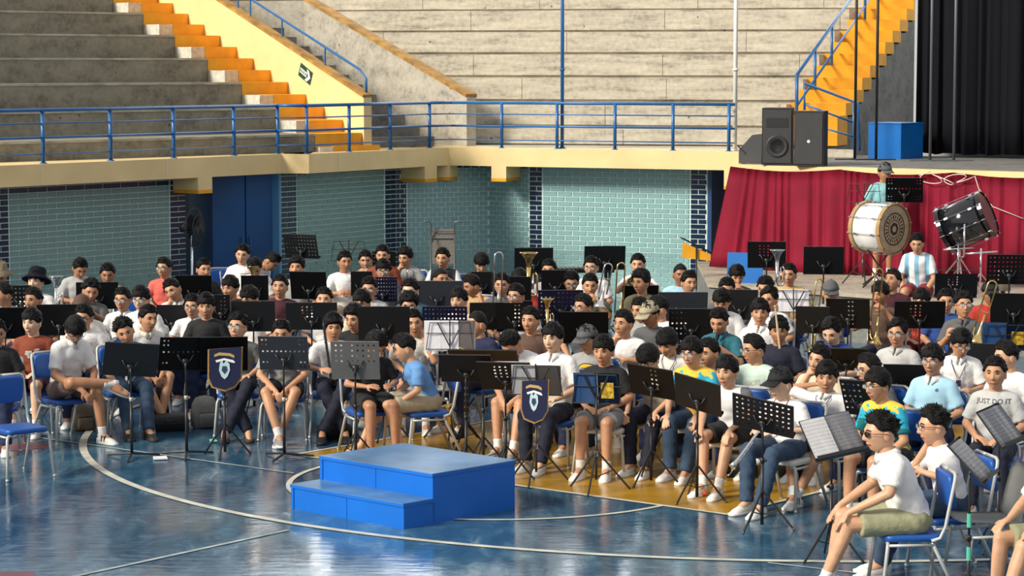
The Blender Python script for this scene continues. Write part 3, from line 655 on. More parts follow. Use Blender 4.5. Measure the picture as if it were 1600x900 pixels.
def body_parts(pose, legs, lower, girth=1.0):
    """one fused body without head, plus shirt and trousers that follow it (cached)"""
    key = (pose, legs, lower, girth)
    if key in CACHE: return CACHE[key]
    ln, la, ra = arms_of(pose); M = lean_m(ln)
    fwd = Vector((0, -1, 0)); g = girth
    kb = ('b', pose, legs, g)
    if kb not in CACHE:
        bm = B()
        T = lambda *p: M @ Vector(p)
        n = M.to_3x3() @ Vector((0, -1, 0))
        capsule(bm, T(0, 0, .53), T(0, .005, .68), .105*g, .092*g, 16, sx=1.32, nrm=-n)
        capsule(bm, T(0, .005, .68), T(0, .0, .87), .092*g, .100*g, 16, sx=1.38, nrm=-n)
        capsule(bm, T(-.085, .005, .918), T(.085, .005, .918), .060, .060, 12)
        capsule(bm, T(0, .012, .93), T(0, .0, 1.04), .060, .054, 12)
        for s, arm in ((1, la), (-1, ra)):
            sh = T(s*SHX, .005, .912); el, wr = Vector(arm[0]), Vector(arm[1])
            if pose in ('cross', 'trumpet', 'clarinet', 'trombone', 'raise'): el, wr = M @ el, M @ wr
            capsule(bm, T(s*.07, .005, .93), sh, .058, .054, 12)
            capsule(bm, sh, el, .049*g, .038*g, 12); capsule(bm, el, el+(wr-el)*.35, .037*g, .036*g, 12); capsule(bm, el+(wr-el)*.35, wr, .036*g, .0235, 12)
            hand(bm, wr, arm[2], arm[3], -s if s > 0 else 1, arm[4])
        for s, (kn, an, fd) in zip((1, -1), LEGS[legs]):
            hp = Vector((s*.088, -.01, .50)); kn, an = Vector(kn), Vector(an)
            capsule(bm, hp, kn, .080*g, .057, 12); capsule(bm, kn, kn+(an-kn)*.3, .054, .053, 12); capsule(bm, kn+(an-kn)*.3, an, .053, .034, 12)
            fd = Vector(fd).normalized(); capsule(bm, an, an+Vector((0, 0, -.03))+fd*.08, .036, .032, 10); capsule(bm, an+Vector((0, 0, -.04)), an+fd*.15+Vector((0, 0, -.052)), .030, .024, 10)
        CACHE[kb] = remeshed(bm, .0078, 2, .30)
    kc = ('s', pose, g)
    if kc not in CACHE:
        bm = B(); T = lambda *p: M @ Vector(p); n = M.to_3x3() @ Vector((0, -1, 0))
        capsule(bm, T(0, .0, .515), T(0, .005, .70), .128*g, .116*g, 18, sx=1.30, nrm=-n)
        capsule(bm, T(0, .005, .70), T(0, .0, .865), .116*g, .120*g, 18, sx=1.34, nrm=-n)
        capsule(bm, T(-.085, .005, .915), T(.085, .005, .915), .077, .077, 14)
        capsule(bm, T(0, .008, .93), T(0, .006, .992), .078, .066, 14, flat_b=True)
        for s, arm in ((1, la), (-1, ra)):
            sh = T(s*SHX, .005, .912); el, wr = Vector(arm[0]), Vector(arm[1])
            if pose in ('cross', 'trumpet', 'clarinet', 'trombone', 'raise'): el, wr = M @ el, M @ wr
            capsule(bm, T(s*.07, .005, .925), sh, .078, .068, 12); capsule(bm, sh, sh+(el-sh)*.80, .066*g, .064*g, 14, flat_b=True)
        me = remeshed(bm, .0135, 3); n_ = len(me.vertices); co = np.empty(n_*3, 'f'); me.vertices.foreach_get('co', co); no = np.empty(n_*3, 'f'); me.vertices.foreach_get('normal', no)
        co = co.reshape(-1, 3); no = no.reshape(-1, 3); r_ = np.random.RandomState(len(CACHE))
        ph = r_.rand(4)*6.28; low = np.clip((1.0-co[:, 2])*2, 0, 1)
        d = (np.sin(co[:, 2]*62+co[:, 0]*18+ph[0]+2*np.sin(co[:, 0]*17+ph[1]))*.0040+np.sin(co[:, 2]*31-co[:, 0]*38+ph[2])*.0042)*low
        co += no*d[:, None]; me.vertices.foreach_set('co', co.ravel()); me.polygons.foreach_set('use_smooth', [True]*len(me.polygons)); me.update(); CACHE[kc] = me
    kd = ('l', legs, lower, g)
    if kd not in CACHE:
        bm = B(); capsule(bm, (-.05, .01, .505), (.05, .01, .505), .112*g, .112*g, 14); cut = .86 if lower == 'shorts' else 1
        for s, (kn, an, fd) in zip((1, -1), LEGS[legs]):
            hp = Vector((s*.088, -.01, .50)); kn, an = Vector(kn), Vector(an)
            if lower == 'shorts': capsule(bm, hp, hp+(kn-hp)*.84, .102*g, .092*g, 14, flat_b=True)
            else:
                capsule(bm, hp, kn, .096*g, .073, 14); capsule(bm, kn, an+(kn-an)*.02, .071, .060, 14, flat_b=True)
        me = remeshed(bm, .014, 3); n_ = len(me.vertices); co = np.empty(n_*3, 'f'); me.vertices.foreach_get('co', co); no = np.empty(n_*3, 'f'); me.vertices.foreach_get('normal', no)
        co = co.reshape(-1, 3); no = no.reshape(-1, 3)
        d = np.sin(co[:, 1]*48+co[:, 2]*50+co[:, 0]*12+np.sin(co[:, 1]*13)*2)*.0035
        co += no*d[:, None]; me.vertices.foreach_set('co', co.ravel()); me.polygons.foreach_set('use_smooth', [True]*len(me.polygons)); me.update(); CACHE[kd] = me
    CACHE[key] = (CACHE[kb], CACHE[kc], CACHE[kd]); return CACHE[key]
# ---- head (one grid with brow, nose, lips, chin, sockets), ears and eyes
def head_shape(u, v):
    """u longitude from the face (0 = front, +left), v latitude; returns local point, face to -y"""
    x = math.sin(u)*math.cos(v); y = -math.cos(u)*math.cos(v); z = math.sin(v)
    p = Vector((x*.074, y*.094, z*.116))
    if z < 0:
        k = -z; p.x *= 1-.34*k**1.5
        if y > 0: p.y *= 1-.40*k
        else: p.y *= 1-.06*k
    if z > .3 and y < 0: p.y *= 1-.10*(z-.3)
    if y < 0:
        X, Z = p.x, p.z; f = 0
        f += .0045*math.exp(-((Z-.030)/.010)**2)*math.exp(-(X/.045)**2)
        f -= .0085*(math.exp(-((X-.030)/.015)**2)+math.exp(-((X+.030)/.015)**2))*math.exp(-((Z-.010)/.012)**2)
        ramp = max(0, min(1, (.022-Z)/.052)) if Z > -.032 else max(0, 1-((-.032-Z)/.010))
        f += .024*ramp*math.exp(-(X/(.0075+.007*ramp))**2)
        f += .0055*(math.exp(-((X-.046)/.017)**2)+math.exp(-((X+.046)/.017)**2))*math.exp(-((Z+.022)/.018)**2)
        f += .0075*math.exp(-((Z+.056)/.006)**2)*math.exp(-(X/.021)**2)+.0070*math.exp(-((Z+.069)/.006)**2)*math.exp(-(X/.018)**2)
        f -= .0030*math.exp(-((Z+.0625)/.0028)**2)*math.exp(-(X/.022)**2)
        f += .009*math.exp(-((Z+.096)/.014)**2)*math.exp(-(X/.022)**2)
        p.y -= f
    return p
def head_arrays():
    NU, NV = 44, 38; P = []; F = []; MI = []
    us = []
    for i in range(NU):
        t = (i/NU)*2-1; us.append(PI*(t*.62+.38*t**3) if True else PI*t)
    vs_ = []
    for j in range(1, NV):
        t = j/NV*2-1; vs_.append(PI/2*(t*.72+.28*t**3) )
    P.append(head_shape(0, -PI/2))
    for v in vs_:
        for u in us: P.append(head_shape(u, v))
    P.append(head_shape(0, PI/2)); nR_ = NV-1
    ix = lambda j, i: 1+j*NU+(i % NU)
    for i in range(NU): F.append((0, ix(0, i+1), ix(0, i))); F.append((len(P)-1, ix(nR_-1, i), ix(nR_-1, i+1)))
    for j in range(nR_-1):
        for i in range(NU): F.append((ix(j, i), ix(j, i+1), ix(j+1, i+1), ix(j+1, i)))
    for f in F:
        c = sum((P[k] for k in f), Vector())/len(f); m = 0
        if c.y < -.06 and abs(c.x) < .0235 and abs(c.z+.0625) < .0095-.006*(abs(c.x)/.0235)**2: m = 3
        MI.append(m)
    def add(bm, mi):
        bmesh.ops.recalc_face_normals(bm, faces=bm.faces); k = len(P)
        for v in bm.verts: P.append(v.co.copy())
        bm.verts.index_update()
        for f in bm.faces: F.append(tuple(k+v.index for v in f.verts)); MI.append(mi)
        bm.free()
    for s in (1, -1):
        bm = B(); 
        ball(bm, (0, 0, 0), 1, 12, 8)
        for v in bm.verts:
            q = v.co; dent = .5*math.exp(-((q.y+.1)**2+q.z**2)*3) if q.x*s > 0 else 0
            v.co = Vector((s*.0735+q.x*.011*(1-dent), .008+q.y*.019+abs(q.x)*.0, -.006+q.z*.031))
            v.co.x += s*max(0, q.y)*.012
        add(bm, 0)
        bm = B(); ball(bm, (s*.030, -.0735, .0090), .0128, 12, 8, s=(1.12, .8, .42)); add(bm, 1)
        bm = B(); ball(bm, (s*.030, -.0802, .0090), .0068, 10, 6, s=(1.05, .7, .80)); add(bm, 2)
        bm = B(); tube(bm, [(s*.014, -.0915, .0285), (s*.028, -.0895, .0335), (s*.046, -.078, .029)], [.0034, .0046, .0024], 6); add(bm, 2)
        bm = B(); tube(bm, [(s*.0155, -.0825, .0140), (s*.030, -.0865, .0158), (s*.0445, -.0765, .0135)], [.0016, .0028, .0016], 5); add(bm, 2)
    return np.array([list(p) for p in P], 'f'), F, np.array(MI, 'i')
HV, HF, HM = head_arrays()
def hair_mesh(style):
    rng = random.Random(hash(style) % 1000 if not isinstance(style, int) else style)
    bm = B(); NU, NV = 40, 22; rows = []
    front, side, back, th, tuft = {'short': (.062, .012, -.035, .013, .010), 'fringe': (.040, .0, -.050, .017, .012), 'spiky': (.066, .022, -.030, .017, .024),
                                    'bowl': (.034, -.006, -.055, .021, .006), 'curly': (.056, .0, -.050, .024, .012), 'buzz': (.064, .022, -.03, .006, .003), 'swept': (.058, .005, -.045, .018, .016),
                                    'long': (.046, -.03, -.075, .022, .012)}[style]
    for i in range(NU):
        u = 2*PI*i/NU-PI; au = abs(u); 
        k = 0.5-0.5*math.cos(min(1, max(0, (au-.62)/.75))*PI)
        lim = front+(side-front)*k
        k2 = 0.5-0.5*math.cos(min(1, max(0, (au-1.75)/.8))*PI); lim = lim+(back-lim)*k2
        if style in ('fringe', 'bowl', 'swept', 'long') and au < .75: lim += rng.uniform(-.008, .006)+(.020*math.sin(u*1.3+.6) if style == 'swept' else 0)
        v0 = math.asin(max(-.9, min(.95, lim/.116))); col_ = []
        for j in range(NV+1):
            v = v0+(PI/2-v0)*j/NV; p = head_shape(u if j < NV else 0, v); n = Vector((p.x/.074**2, p.y/.094**2, p.z/.116**2)).normalized()
            if p.y < 0 and p.z < .05: n = Vector((n.x, n.y, 0)).normalized()
            t = min(1, j/3.0); top0 = max(0, p.z/.116); o_ = th*(.30+.25*t+.45*min(1, top0*1.5)*t)
            nz = noise.noise(Vector((p.x*38, p.y*38, p.z*38))+Vector((len(style)*7, 0, 0)))
            top = max(0, p.z/.116)
            o_ += nz*tuft*.8*t + th*.55*top*t
            if j == 0: o_ = -.004
            col_.append(p+n*o_)
        rows.append(col_)
    G = [[bm.verts.new(p) for p in r[:-1]] for r in rows]; apex = bm.verts.new(sum((r[-1] for r in rows), Vector())/NU)
    for i in range(NU):
        a, b = G[i], G[(i+1) % NU]
        for j in range(len(a)-1): bm.faces.new((a[j], b[j], b[j+1], a[j+1]))
        bm.faces.new((a[-1], b[-1], apex))
    nt_ = {'spiky': 230, 'short': 190, 'swept': 210, 'curly': 200, 'fringe': 190, 'bowl': 120, 'buzz': 0, 'long': 190}[style]
    for _ in range(nt_):
        u = rng.uniform(-PI, PI); v = rng.uniform(.30 if abs(u) > 1.2 else .82, 1.45); p = head_shape(u, v); n = Vector((p.x/.074**2, p.y/.094**2, p.z/.116**2)).normalized()
        fall = Vector((rng.uniform(-.4, .4), -1 if style != 'swept' else -.4, 0)) if p.z > .05 else Vector((0, rng.uniform(-.3, .3), -1))
        if style == 'swept': fall = Vector((.9, -.4, 0)) if p.z > .05 else fall
        k = {'spiky': .9, 'curly': .5}.get(style, .25); d = (n*k+fall*(1-k)+Vector((rng.uniform(-.3, .3), rng.uniform(-.3, .3), rng.uniform(-.1, .3)))).normalized()
        b0 = p+n*(th*.8); w_ = rng.uniform(.006, .011); x = d.orthogonal().normalized()*w_; y = d.cross(x).normalized()*w_
        q = [bm.verts.new(b0+x), bm.verts.new(b0-x*.5+y*.87), bm.verts.new(b0-x*.5-y*.87)]; tip = bm.verts.new(b0+d*rng.uniform(.020, .040))
        for a, b in ((0, 1), (1, 2), (2, 0)): bm.faces.new((q[a], q[b], tip))
    me = mesh_from(bm, 'hair', M_HAIR, True); return me
HAIRS = {}
def get_hair(s):
    if s not in HAIRS: HAIRS[s] = hair_mesh(s)
    return HAIRS[s]
def cap_mesh(kind, m):
    k = ('cap', kind, m.name)
    if k in HAIRS: return HAIRS[k]
    bm = B()
    if kind == 'cap':
        rs = []
        for j in range(8):
            v = .20+(PI/2-.20)*j/7.4; rs.append([Vector((math.sin(u)*math.cos(v)*.088, -math.cos(u)*math.cos(v)*.108, .020+math.sin(v)*.118)) for u in [2*PI*i/24 for i in range(24)]])
        rings(bm, rs, cap=True)
        g = []
        for i in range(11):
            u = -.95+1.9*i/10; e = Vector((math.sin(u)*.086, -math.cos(u)*.104, .044)); f = Vector((math.sin(u)*.088, -.100-.085*math.cos(u*1.25), .026-.014*abs(u)))
            g.append([bm.verts.new(e), bm.verts.new(f), bm.verts.new(f-Vector((0, 0, .006))), bm.verts.new(e-Vector((0, 0, .006)))])
        for a, b in zip(g, g[1:]):
            for q in range(4): bm.faces.new((a[q], a[(q+1) % 4], b[(q+1) % 4], b[q]))
        bm.faces.new(g[0]); bm.faces.new(g[-1][::-1]); ball(bm, (0, 0, .140), .008, 8, 5)
    else:
        prof = [(.150, .000), (.152, .008), (.098, .050), (.090, .060), (.086, .120), (.070, .140), (.01, .144)]
        lathe(bm, prof, 28, Matrix.Diagonal((1, 1.1, 1, 1)), cap=False)
        bmesh.ops.solidify(bm, geom=bm.faces[:], thickness=.004)
    HAIRS[k] = mesh_from(bm, 'cap', m, True); return HAIRS[k]
M_GF = mat('dark_spectacle_frame', (.012, .010, .010), .3); M_LENS = mat('spectacle_lens', (.75, .8, .82), .03, alpha=.22, spec=1.0); M_SUN = mat('sunglass_lens', (.006, .006, .008), .08)
def glasses(parent, M, dark=False):
    k = 'glasses_d' if dark else 'glasses'
    if k not in HAIRS:
        bm = B()
        for s in (1, -1):
            c = Vector((s*.031, -.098, .006)); pts = [c+Vector((math.cos(a)*.024, abs(math.cos(a))*.004*0, math.sin(a)*.017)) for a in [2*PI*i/18 for i in range(18)]]
            rs = [[p+Vector((0, math.cos(b)*.0022, math.sin(b)*.0022))+(p-c).normalized()*math.sin(b)*.0012 for b in [2*PI*q/6 for q in range(6)]] for p in pts]
            rings(bm, rs, 0, False, True)
            tube(bm, [(s*.054, -.098, .012), (s*.079, -.06, .012), (s*.081, .0, .010), (s*.080, .02, -.004)], .0022, 6)
        tube(bm, [(-.008, -.100, .010), (0, -.103, .012), (.008, -.100, .010)], .0022, 6)
        HAIRS[k] = mesh_from(bm, 'spectacle_frame', M_GF, True)
        bm = B()
        for s in (1, -1):
            c = Vector((s*.031, -.0985, .006)); r1 = [c+Vector((math.cos(a)*.0235, 0, math.sin(a)*.0165)) for a in [2*PI*i/18 for i in range(18)]]
            rings(bm, [r1, [p+Vector((0, -.0012, 0)) for p in r1]])
        HAIRS[k+'l'] = mesh_from(bm, 'lens', M_SUN if dark else M_LENS, True)
    o = link('spectacles', HAIRS[k], parent); o.matrix_local = M; l = link('lenses', HAIRS[k+'l'], o)
    return o
def cloth_mat(name, col): return mat('cloth_'+name, col, .85, var=.10, scale=6, bump=.35, bscale=26)
CLOTH = dict(white=(.80, .79, .77), offwhite=(.70, .68, .62), grey=(.33, .33, .32), lgrey=(.48, .48, .47), dgrey=(.10, .10, .105), black=(.012, .012, .014), navy=(.012, .018, .06), dnavy=(.008, .010, .026), blue=(.02, .06, .25),
             lblue=(.36, .58, .72), sky=(.12, .28, .56), teal=(.02, .13, .17), tealblue=(.03, .10, .14), brown=(.10, .055, .038), rust=(.22, .045, .018), maroon=(.055, .010, .018), red=(.40, .03, .02), coral=(.72, .13, .10), tan=(.50, .33, .15),
             cream=(.62, .55, .40), olive=(.12, .11, .06), mint=(.52, .66, .58), slate=(.07, .075, .09), khaki=(.42, .36, .24), khakig=(.32, .32, .19), jeans=(.12, .20, .30), djeans=(.03, .06, .11), bshort=(.16, .11, .09), gshort=(.22, .24, .26), cyan=(.25, .52, .55), yellow=(.7, .45, .04), camo=(.13, .13, .12), redshort=(.20, .02, .03))
def CM(k): return cloth_mat(k, CLOTH[k])
def two_tone(name, fn):
    m = bpy.data.materials.new(name); m.use_nodes = True; nt = m.node_tree; b = nt.nodes['Principled BSDF']; b.inputs['Roughness'].default_value = .85
    tc = nt.nodes.new('ShaderNodeTexCoord'); sp = nt.nodes.new('ShaderNodeSeparateXYZ'); nt.links.new(tc.outputs['Object'], sp.inputs[0]); fn(nt, tc, sp, b); return m
def nd(nt, op, a, b=None, c=None):
    n = nt.nodes.new('ShaderNodeMath'); n.operation = op
    for i, v in enumerate((a, b, c)):
        if v is None: continue
        if isinstance(v, (int, float)): n.inputs[i].default_value = v
        else: nt.links.new(v, n.inputs[i])
    return n.outputs[0]
def mixc(nt, f, a, b, out):
    m = nt.nodes.new('ShaderNodeMix'); m.data_type = 'RGBA'; nt.links.new(f, m.inputs['Factor'])
    for k, v in (('A', a), ('B', b)):
        if isinstance(v, tuple): m.inputs[k].default_value = (*v, 1)
        else: nt.links.new(v, m.inputs[k])
    if out is not None: nt.links.new(m.outputs['Result'], out)
    return m.outputs['Result']
def f_raglan(nt, tc, sp, b):
    ax = nd(nt, 'ABSOLUTE', sp.outputs[0]); f = nd(nt, 'GREATER_THAN', nd(nt, 'ADD', ax, nd(nt, 'MULTIPLY', sp.outputs[2], .30)), .40)
    mixc(nt, f, (.78, .78, .76), (.13, .13, .14), b.inputs['Base Color'])
def f_stripes(nt, tc, sp, b):
    f = nd(nt, 'GREATER_THAN', nd(nt, 'SINE', nd(nt, 'MULTIPLY_ADD', sp.outputs[0], 48, 1.57)), .15); mixc(nt, f, (.80, .80, .80), (.22, .45, .60), b.inputs['Base Color'])
def f_tie(nt, tc, sp, b):
    n = nt.nodes.new('ShaderNodeTexNoise'); n.inputs['Scale'].default_value = 16; nt.links.new(tc.outputs['Object'], n.inputs['Vector'])
    h = nd(nt, 'ADD', sp.outputs[2], nd(nt, 'MULTIPLY', nd(nt, 'SUBTRACT', n.outputs['Fac'], .5), .30))
    c1 = mixc(nt, nd(nt, 'GREATER_THAN', h, .79), (.0, .13, .14), (.02, .36, .52), None)
    c2 = mixc(nt, nd(nt, 'GREATER_THAN', h, .905), c1, (.82, .52, .05), None)
    f3 = nd(nt, 'LESS_THAN', h, .60); mixc(nt, f3, c2, (.70, .40, .05), b.inputs['Base Color'])
def f_armstripe(nt, tc, sp, b):
    ax = nd(nt, 'ABSOLUTE', sp.outputs[1]); f = nd(nt, 'MULTIPLY', nd(nt, 'LESS_THAN', nd(nt, 'ABSOLUTE', nd(nt, 'ADD', sp.outputs[1], -.01)), .022), nd(nt, 'GREATER_THAN', nd(nt, 'ABSOLUTE', sp.outputs[0]), .13))
    mixc(nt, f, (.36, .60, .74), (.03, .10, .16), b.inputs['Base Color'])
def f_vest(nt, tc, sp, b):
    f = nd(nt, 'GREATER_THAN', nd(nt, 'ABSOLUTE', sp.outputs[0]), .165); mixc(nt, f, (.015, .016, .02), (.75, .75, .73), b.inputs['Base Color'])
SPECIAL = dict(raglan=two_tone('raglan_cloth', f_raglan), stripes=two_tone('striped_jersey_cloth', f_stripes), tie=two_tone('tie_dye_cloth', f_tie), armstripe=two_tone('side_striped_cloth', f_armstripe), vest=two_tone('vest_cloth', f_vest))
M_SOCK = mat('white_sock', (.75, .75, .73), .9)
def shoe_mesh(kind):
    k = ('shoe', kind)
    if k in HAIRS: return HAIRS[k]
    up = {'white': (.74, .73, .70), 'black': (.012, .012, .014), 'grey': (.25, .26, .27), 'bw': (.74, .73, .70), 'clog': (.22, .20, .18), 'sandal': (.09, .04, .03)}[kind]
    bm = B(); rs = []
    for y, w, h, z0 in ((.062, .026, .070, .016), (.05, .040, .100, .014), (.0, .043, .108, .012), (-.05, .043, .092, .012), (-.10, .047, .068, .012), (-.155, .046, .052, .013), (-.19, .032, .030, .016), (-.205, .012, .022, .018)):
        if kind == 'sandal': h = min(h, .035)
        rs.append([Vector((math.cos(a)*w, y, z0+max(0, math.sin(a))*(h-z0) if math.sin(a) > 0 else z0+math.sin(a)*.003)) for a in [2*PI*i/12 for i in range(12)]])
    rings(bm, rs, 0)
    rs = []
    for y, w in ((.062, .02), (.05, .038), (0, .043), (-.05, .043), (-.10, .049), (-.155, .048), (-.195, .036), (-.212, .014)):
        rs.append([Vector((-w, y, 0)), Vector((w, y, 0)), Vector((w, y, .022)), Vector((-w, y, .022))])
    rings(bm, rs, 1)
    if kind == 'bw':
        for yy in (-.03, -.07): cbox(bm, (0, yy, .055), (.086, .012, .055), 2)
        cbox(bm, (0, .045, .055), (.07, .02, .04), 2)
    elif kind in ('white', 'grey'):
        for i in range(4): cbox(bm, (0, -.035-.022*i, .078-.010*i), (.045, .007, .006), 2)
    me = mesh_from(bm, 'shoe', [mat('shoe_'+kind, up, .6, var=.1), M_SOLE if kind not in ('black', 'sandal') else mat('dark_sole', (.02, .02, .02), .7), mat('shoe_trim_'+kind, (.02, .02, .02) if kind == 'bw' else (.4, .4, .4), .7)], True)
    HAIRS[k] = me; return me
def sock_mesh():
    if 'sock' not in HAIRS:
        bm = B(); lathe(bm, [(.036, -.06), (.040, -.02), (.039, .06), (.041, .075), (.041, .085)], 12); HAIRS['sock'] = mesh_from(bm, 'sock', M_SOCK, True)
    return HAIRS['sock']
def warp_z(z, t): return z if z < HIPZ else HIPZ+(z-HIPZ)*t
def neck_top(pose, t):
    M = lean_m(arms_of(pose)[0]); p = M @ Vector((0, -.004, 1.03)); p.z = warp_z(p.z, t); return p
def head_matrix(pose, t, fy, fp, fr_):
    """head joint: yaw, nod and tilt about the top of the neck"""
    n = neck_top(pose, t)
    return Matrix.Translation(n) @ Matrix.Rotation(math.radians(fy), 4, 'Z') @ Matrix.Rotation(math.radians(fp), 4, 'X') @ Matrix.Rotation(math.radians(fr_), 4, 'Y') @ Matrix.Translation((0, -.020, .098)) @ Matrix.Diagonal((1.13, 1.13, 1.13, 1))
def person(name_loc, rz, pose, legs, lower, lowc, shirt, hair, skin, t, fy, fp, fr_, label, extra=(), shoes='white', zoff=0.0, group=None, girth=1.0, prefix='person'):
    e = thing('person', label, 'person', (name_loc[0], name_loc[1], zoff), rz, group)
    me_b, me_s, me_l = body_parts(pose, legs, lower, girth)
    # body: fused limbs and trunk plus the head, one mesh
    nb = len(me_b.vertices); co = np.empty(nb*3, 'f'); me_b.vertices.foreach_get('co', co); co = co.reshape(-1, 3).copy()
    z = co[:, 2]; co[:, 2] = np.where(z > HIPZ, HIPZ+(z-HIPZ)*t, z)
    Mh = head_matrix(pose, t, fy, fp, fr_); R = np.array(Mh, 'f'); hv = HV @ R[:3, :3].T+R[:3, 3]
    nl = len(me_b.loops); li = np.empty(nl, 'i'); me_b.loops.foreach_get('vertex_index', li)
    npol = len(me_b.polygons); lt = np.empty(npol, 'i'); me_b.polygons.foreach_get('loop_total', lt)
    hl = HFL+nb; L = np.concatenate([li, hl]).astype('i'); T_ = np.concatenate([lt, HFT]).astype('i'); S_ = np.concatenate([[0], np.cumsum(T_)[:-1]]).astype('i')
    me = bpy.data.meshes.new('body'); me.vertices.add(nb+len(hv)); me.vertices.foreach_set('co', np.concatenate([co, hv]).ravel().astype('f'))
    me.loops.add(len(L)); me.loops.foreach_set('vertex_index', L); me.polygons.add(len(T_)); me.polygons.foreach_set('loop_start', S_); me.polygons.foreach_set('loop_total', T_)
    me.polygons.foreach_set('material_index', np.concatenate([np.zeros(npol, 'i'), HM]).astype('i')); me.polygons.foreach_set('use_smooth', np.ones(len(T_), bool))
    for m in (SKIN[skin], M_EYEW, M_IRIS, M_LIP): me.materials.append(m)
    me.update(calc_edges=True)
    link('body', me, e)
    s = link('shirt', me_s.copy() if False else me_s, e); s.scale = (1, 1, t); s.location = (0, 0, HIPZ*(1-t))
    if not me_s.materials: me_s.materials.append(None)
    sm = SPECIAL[shirt] if shirt in SPECIAL else CM(shirt); s.material_slots[0].link = 'OBJECT'; s.material_slots[0].material = sm
    l = link('shorts' if lower == 'shorts' else 'trousers', me_l, e)
    if not me_l.materials: me_l.materials.append(None)
    l.material_slots[0].link = 'OBJECT'; l.material_slots[0].material = CM(lowc)
    noh = False
    for x in extra:
        if x == 'glasses': glasses(e, Mh)
        elif x == 'sunglasses': glasses(e, Mh, True)
        elif x.startswith('cap:'): o = link('cap', cap_mesh('cap', CM(x[4:])), e); o.matrix_local = Mh
        elif x.startswith('hat:'): o = link('bucket_hat', cap_mesh('hat', CM(x[4:])), e); o.matrix_local = Mh @ Matrix.Rotation(math.radians(-14), 4, 'X') @ Matrix.Translation((0, .012, .022))
        elif x == 'collar':
            Ml = lean_m(arms_of(pose)[0]); k = ('collar', arms_of(pose)[0])
            if k not in HAIRS:
                bm = B(); rs = []
                for i in range(17):
                    a = -PI*.5+.16+(2*PI-.32)*i/16; r0_, r1_ = .062, .088
                    rs.append([Vector((math.cos(a)*r0_, math.sin(a)*r0_, .998)), Vector((math.cos(a)*(r0_+.006), math.sin(a)*(r0_+.006), 1.012)), Vector((math.cos(a)*r1_, math.sin(a)*r1_-(.02 if i in (0, 16) else 0), .968-(.03 if i in (0, 16) else 0))), Vector((math.cos(a)*(r1_-.008), math.sin(a)*(r1_-.008), .960-(.02 if i in (0, 16) else 0)))])
                rings(bm, rs, 0, True)
                bm.transform(Ml); m_ = mesh_from(bm, 'collar', [], True); m_.materials.append(None); HAIRS[k] = m_
            o = link('collar', HAIRS[k], e); o.scale = (1, 1, t); o.location = (0, 0, HIPZ*(1-t)); o.material_slots[0].link = 'OBJECT'; o.material_slots[0].material = CM('white') if shirt in SPECIAL else sm
        elif x.startswith('lanyard'):
            Ml = lean_m(arms_of(pose)[0]); k = ('lan', arms_of(pose)[0])
            if k not in HAIRS:
                bm = B(); tube(bm, [(-.062, -.02, 1.0), (-.066, -.085, .955), (-.03, -.133, .87), (0, -.136, .80), (.03, -.133, .87), (.066, -.085, .955), (.062, -.02, 1.0)], .0035, 5); cbox(bm, (0, -.140, .775), (.045, .006, .06))
                bm.transform(Ml); HAIRS[k] = mesh_from(bm, 'lanyard', mat('lanyard_dark', (.03, .02, .05), .6))
            o = link('lanyard', HAIRS[k], e); o.scale = (1, 1, t); o.location = (0, 0, HIPZ*(1-t))
        elif x.startswith('sleeves:') or x == 'sleeves':
            k = ('slv', pose)
            if k not in HAIRS:
                ln_, la, ra = arms_of(pose); Ml = lean_m(ln_); bm = B()
                for s_, arm in ((1, la), (-1, ra)):
                    sh = Ml @ Vector((s_*SHX, .005, .912)); el, wr = Vector(arm[0]), Vector(arm[1])
                    if pose in ('cross', 'trumpet', 'clarinet', 'trombone', 'raise'): el, wr = Ml @ el, Ml @ wr
                    capsule(bm, sh+(el-sh)*.5, el, .064, .054, 12); capsule(bm, el, el+(wr-el)*.9, .053, .038, 12, flat_b=True)
                m_ = remeshed(bm, .013, 2); m_.materials.clear(); m_.materials.append(None); m_.polygons.foreach_set('use_smooth', [True]*len(m_.polygons)); HAIRS[k] = m_
            o = link('long_sleeves', HAIRS[k], e); o.scale = (1, 1, t); o.location = (0, 0, HIPZ*(1-t)); o.material_slots[0].link = 'OBJECT'; o.material_slots[0].material = sm
        elif x.startswith('print:'):
            chest_print(e, me_s, t, pose, x[6:])
    if hair: o = link('hair', get_hair(hair), e); o.matrix_local = Mh
    if shoes:
        for sd, (kn, an, fd) in zip((1, -1), LEGS[legs]):
            fd = Vector(fd).normalized(); o = link('shoe', shoe_mesh(shoes), e)
            o.matrix_local = Matrix.Translation(Vector(an)+Vector((0, 0, -.083))) @ Matrix.Rotation(math.atan2(fd.x, -fd.y), 4, 'Z') @ Matrix.Translation((0, .0, 0)) if legs != 'cross4' or sd > 0 else Matrix.Translation(Vector(an)+Vector((.02, 0, -.02))) @ Matrix.Rotation(.95, 4, 'Z') @ Matrix.Rotation(-.5, 4, 'Y') @ Matrix.Rotation(.45, 4, 'X') @ Matrix.Translation((0, .02, -.06))
            if shoes in ('white', 'bw', 'grey') and lower == 'shorts':
                q = link('sock', sock_mesh(), e); q.matrix_local = aim(Vector(an)+Vector((0, 0, 0)), Vector(kn))
    return e, Mh
HFL = np.array([k for f in HF for k in f], 'i'); HFT = np.array([len(f) for f in HF], 'i')
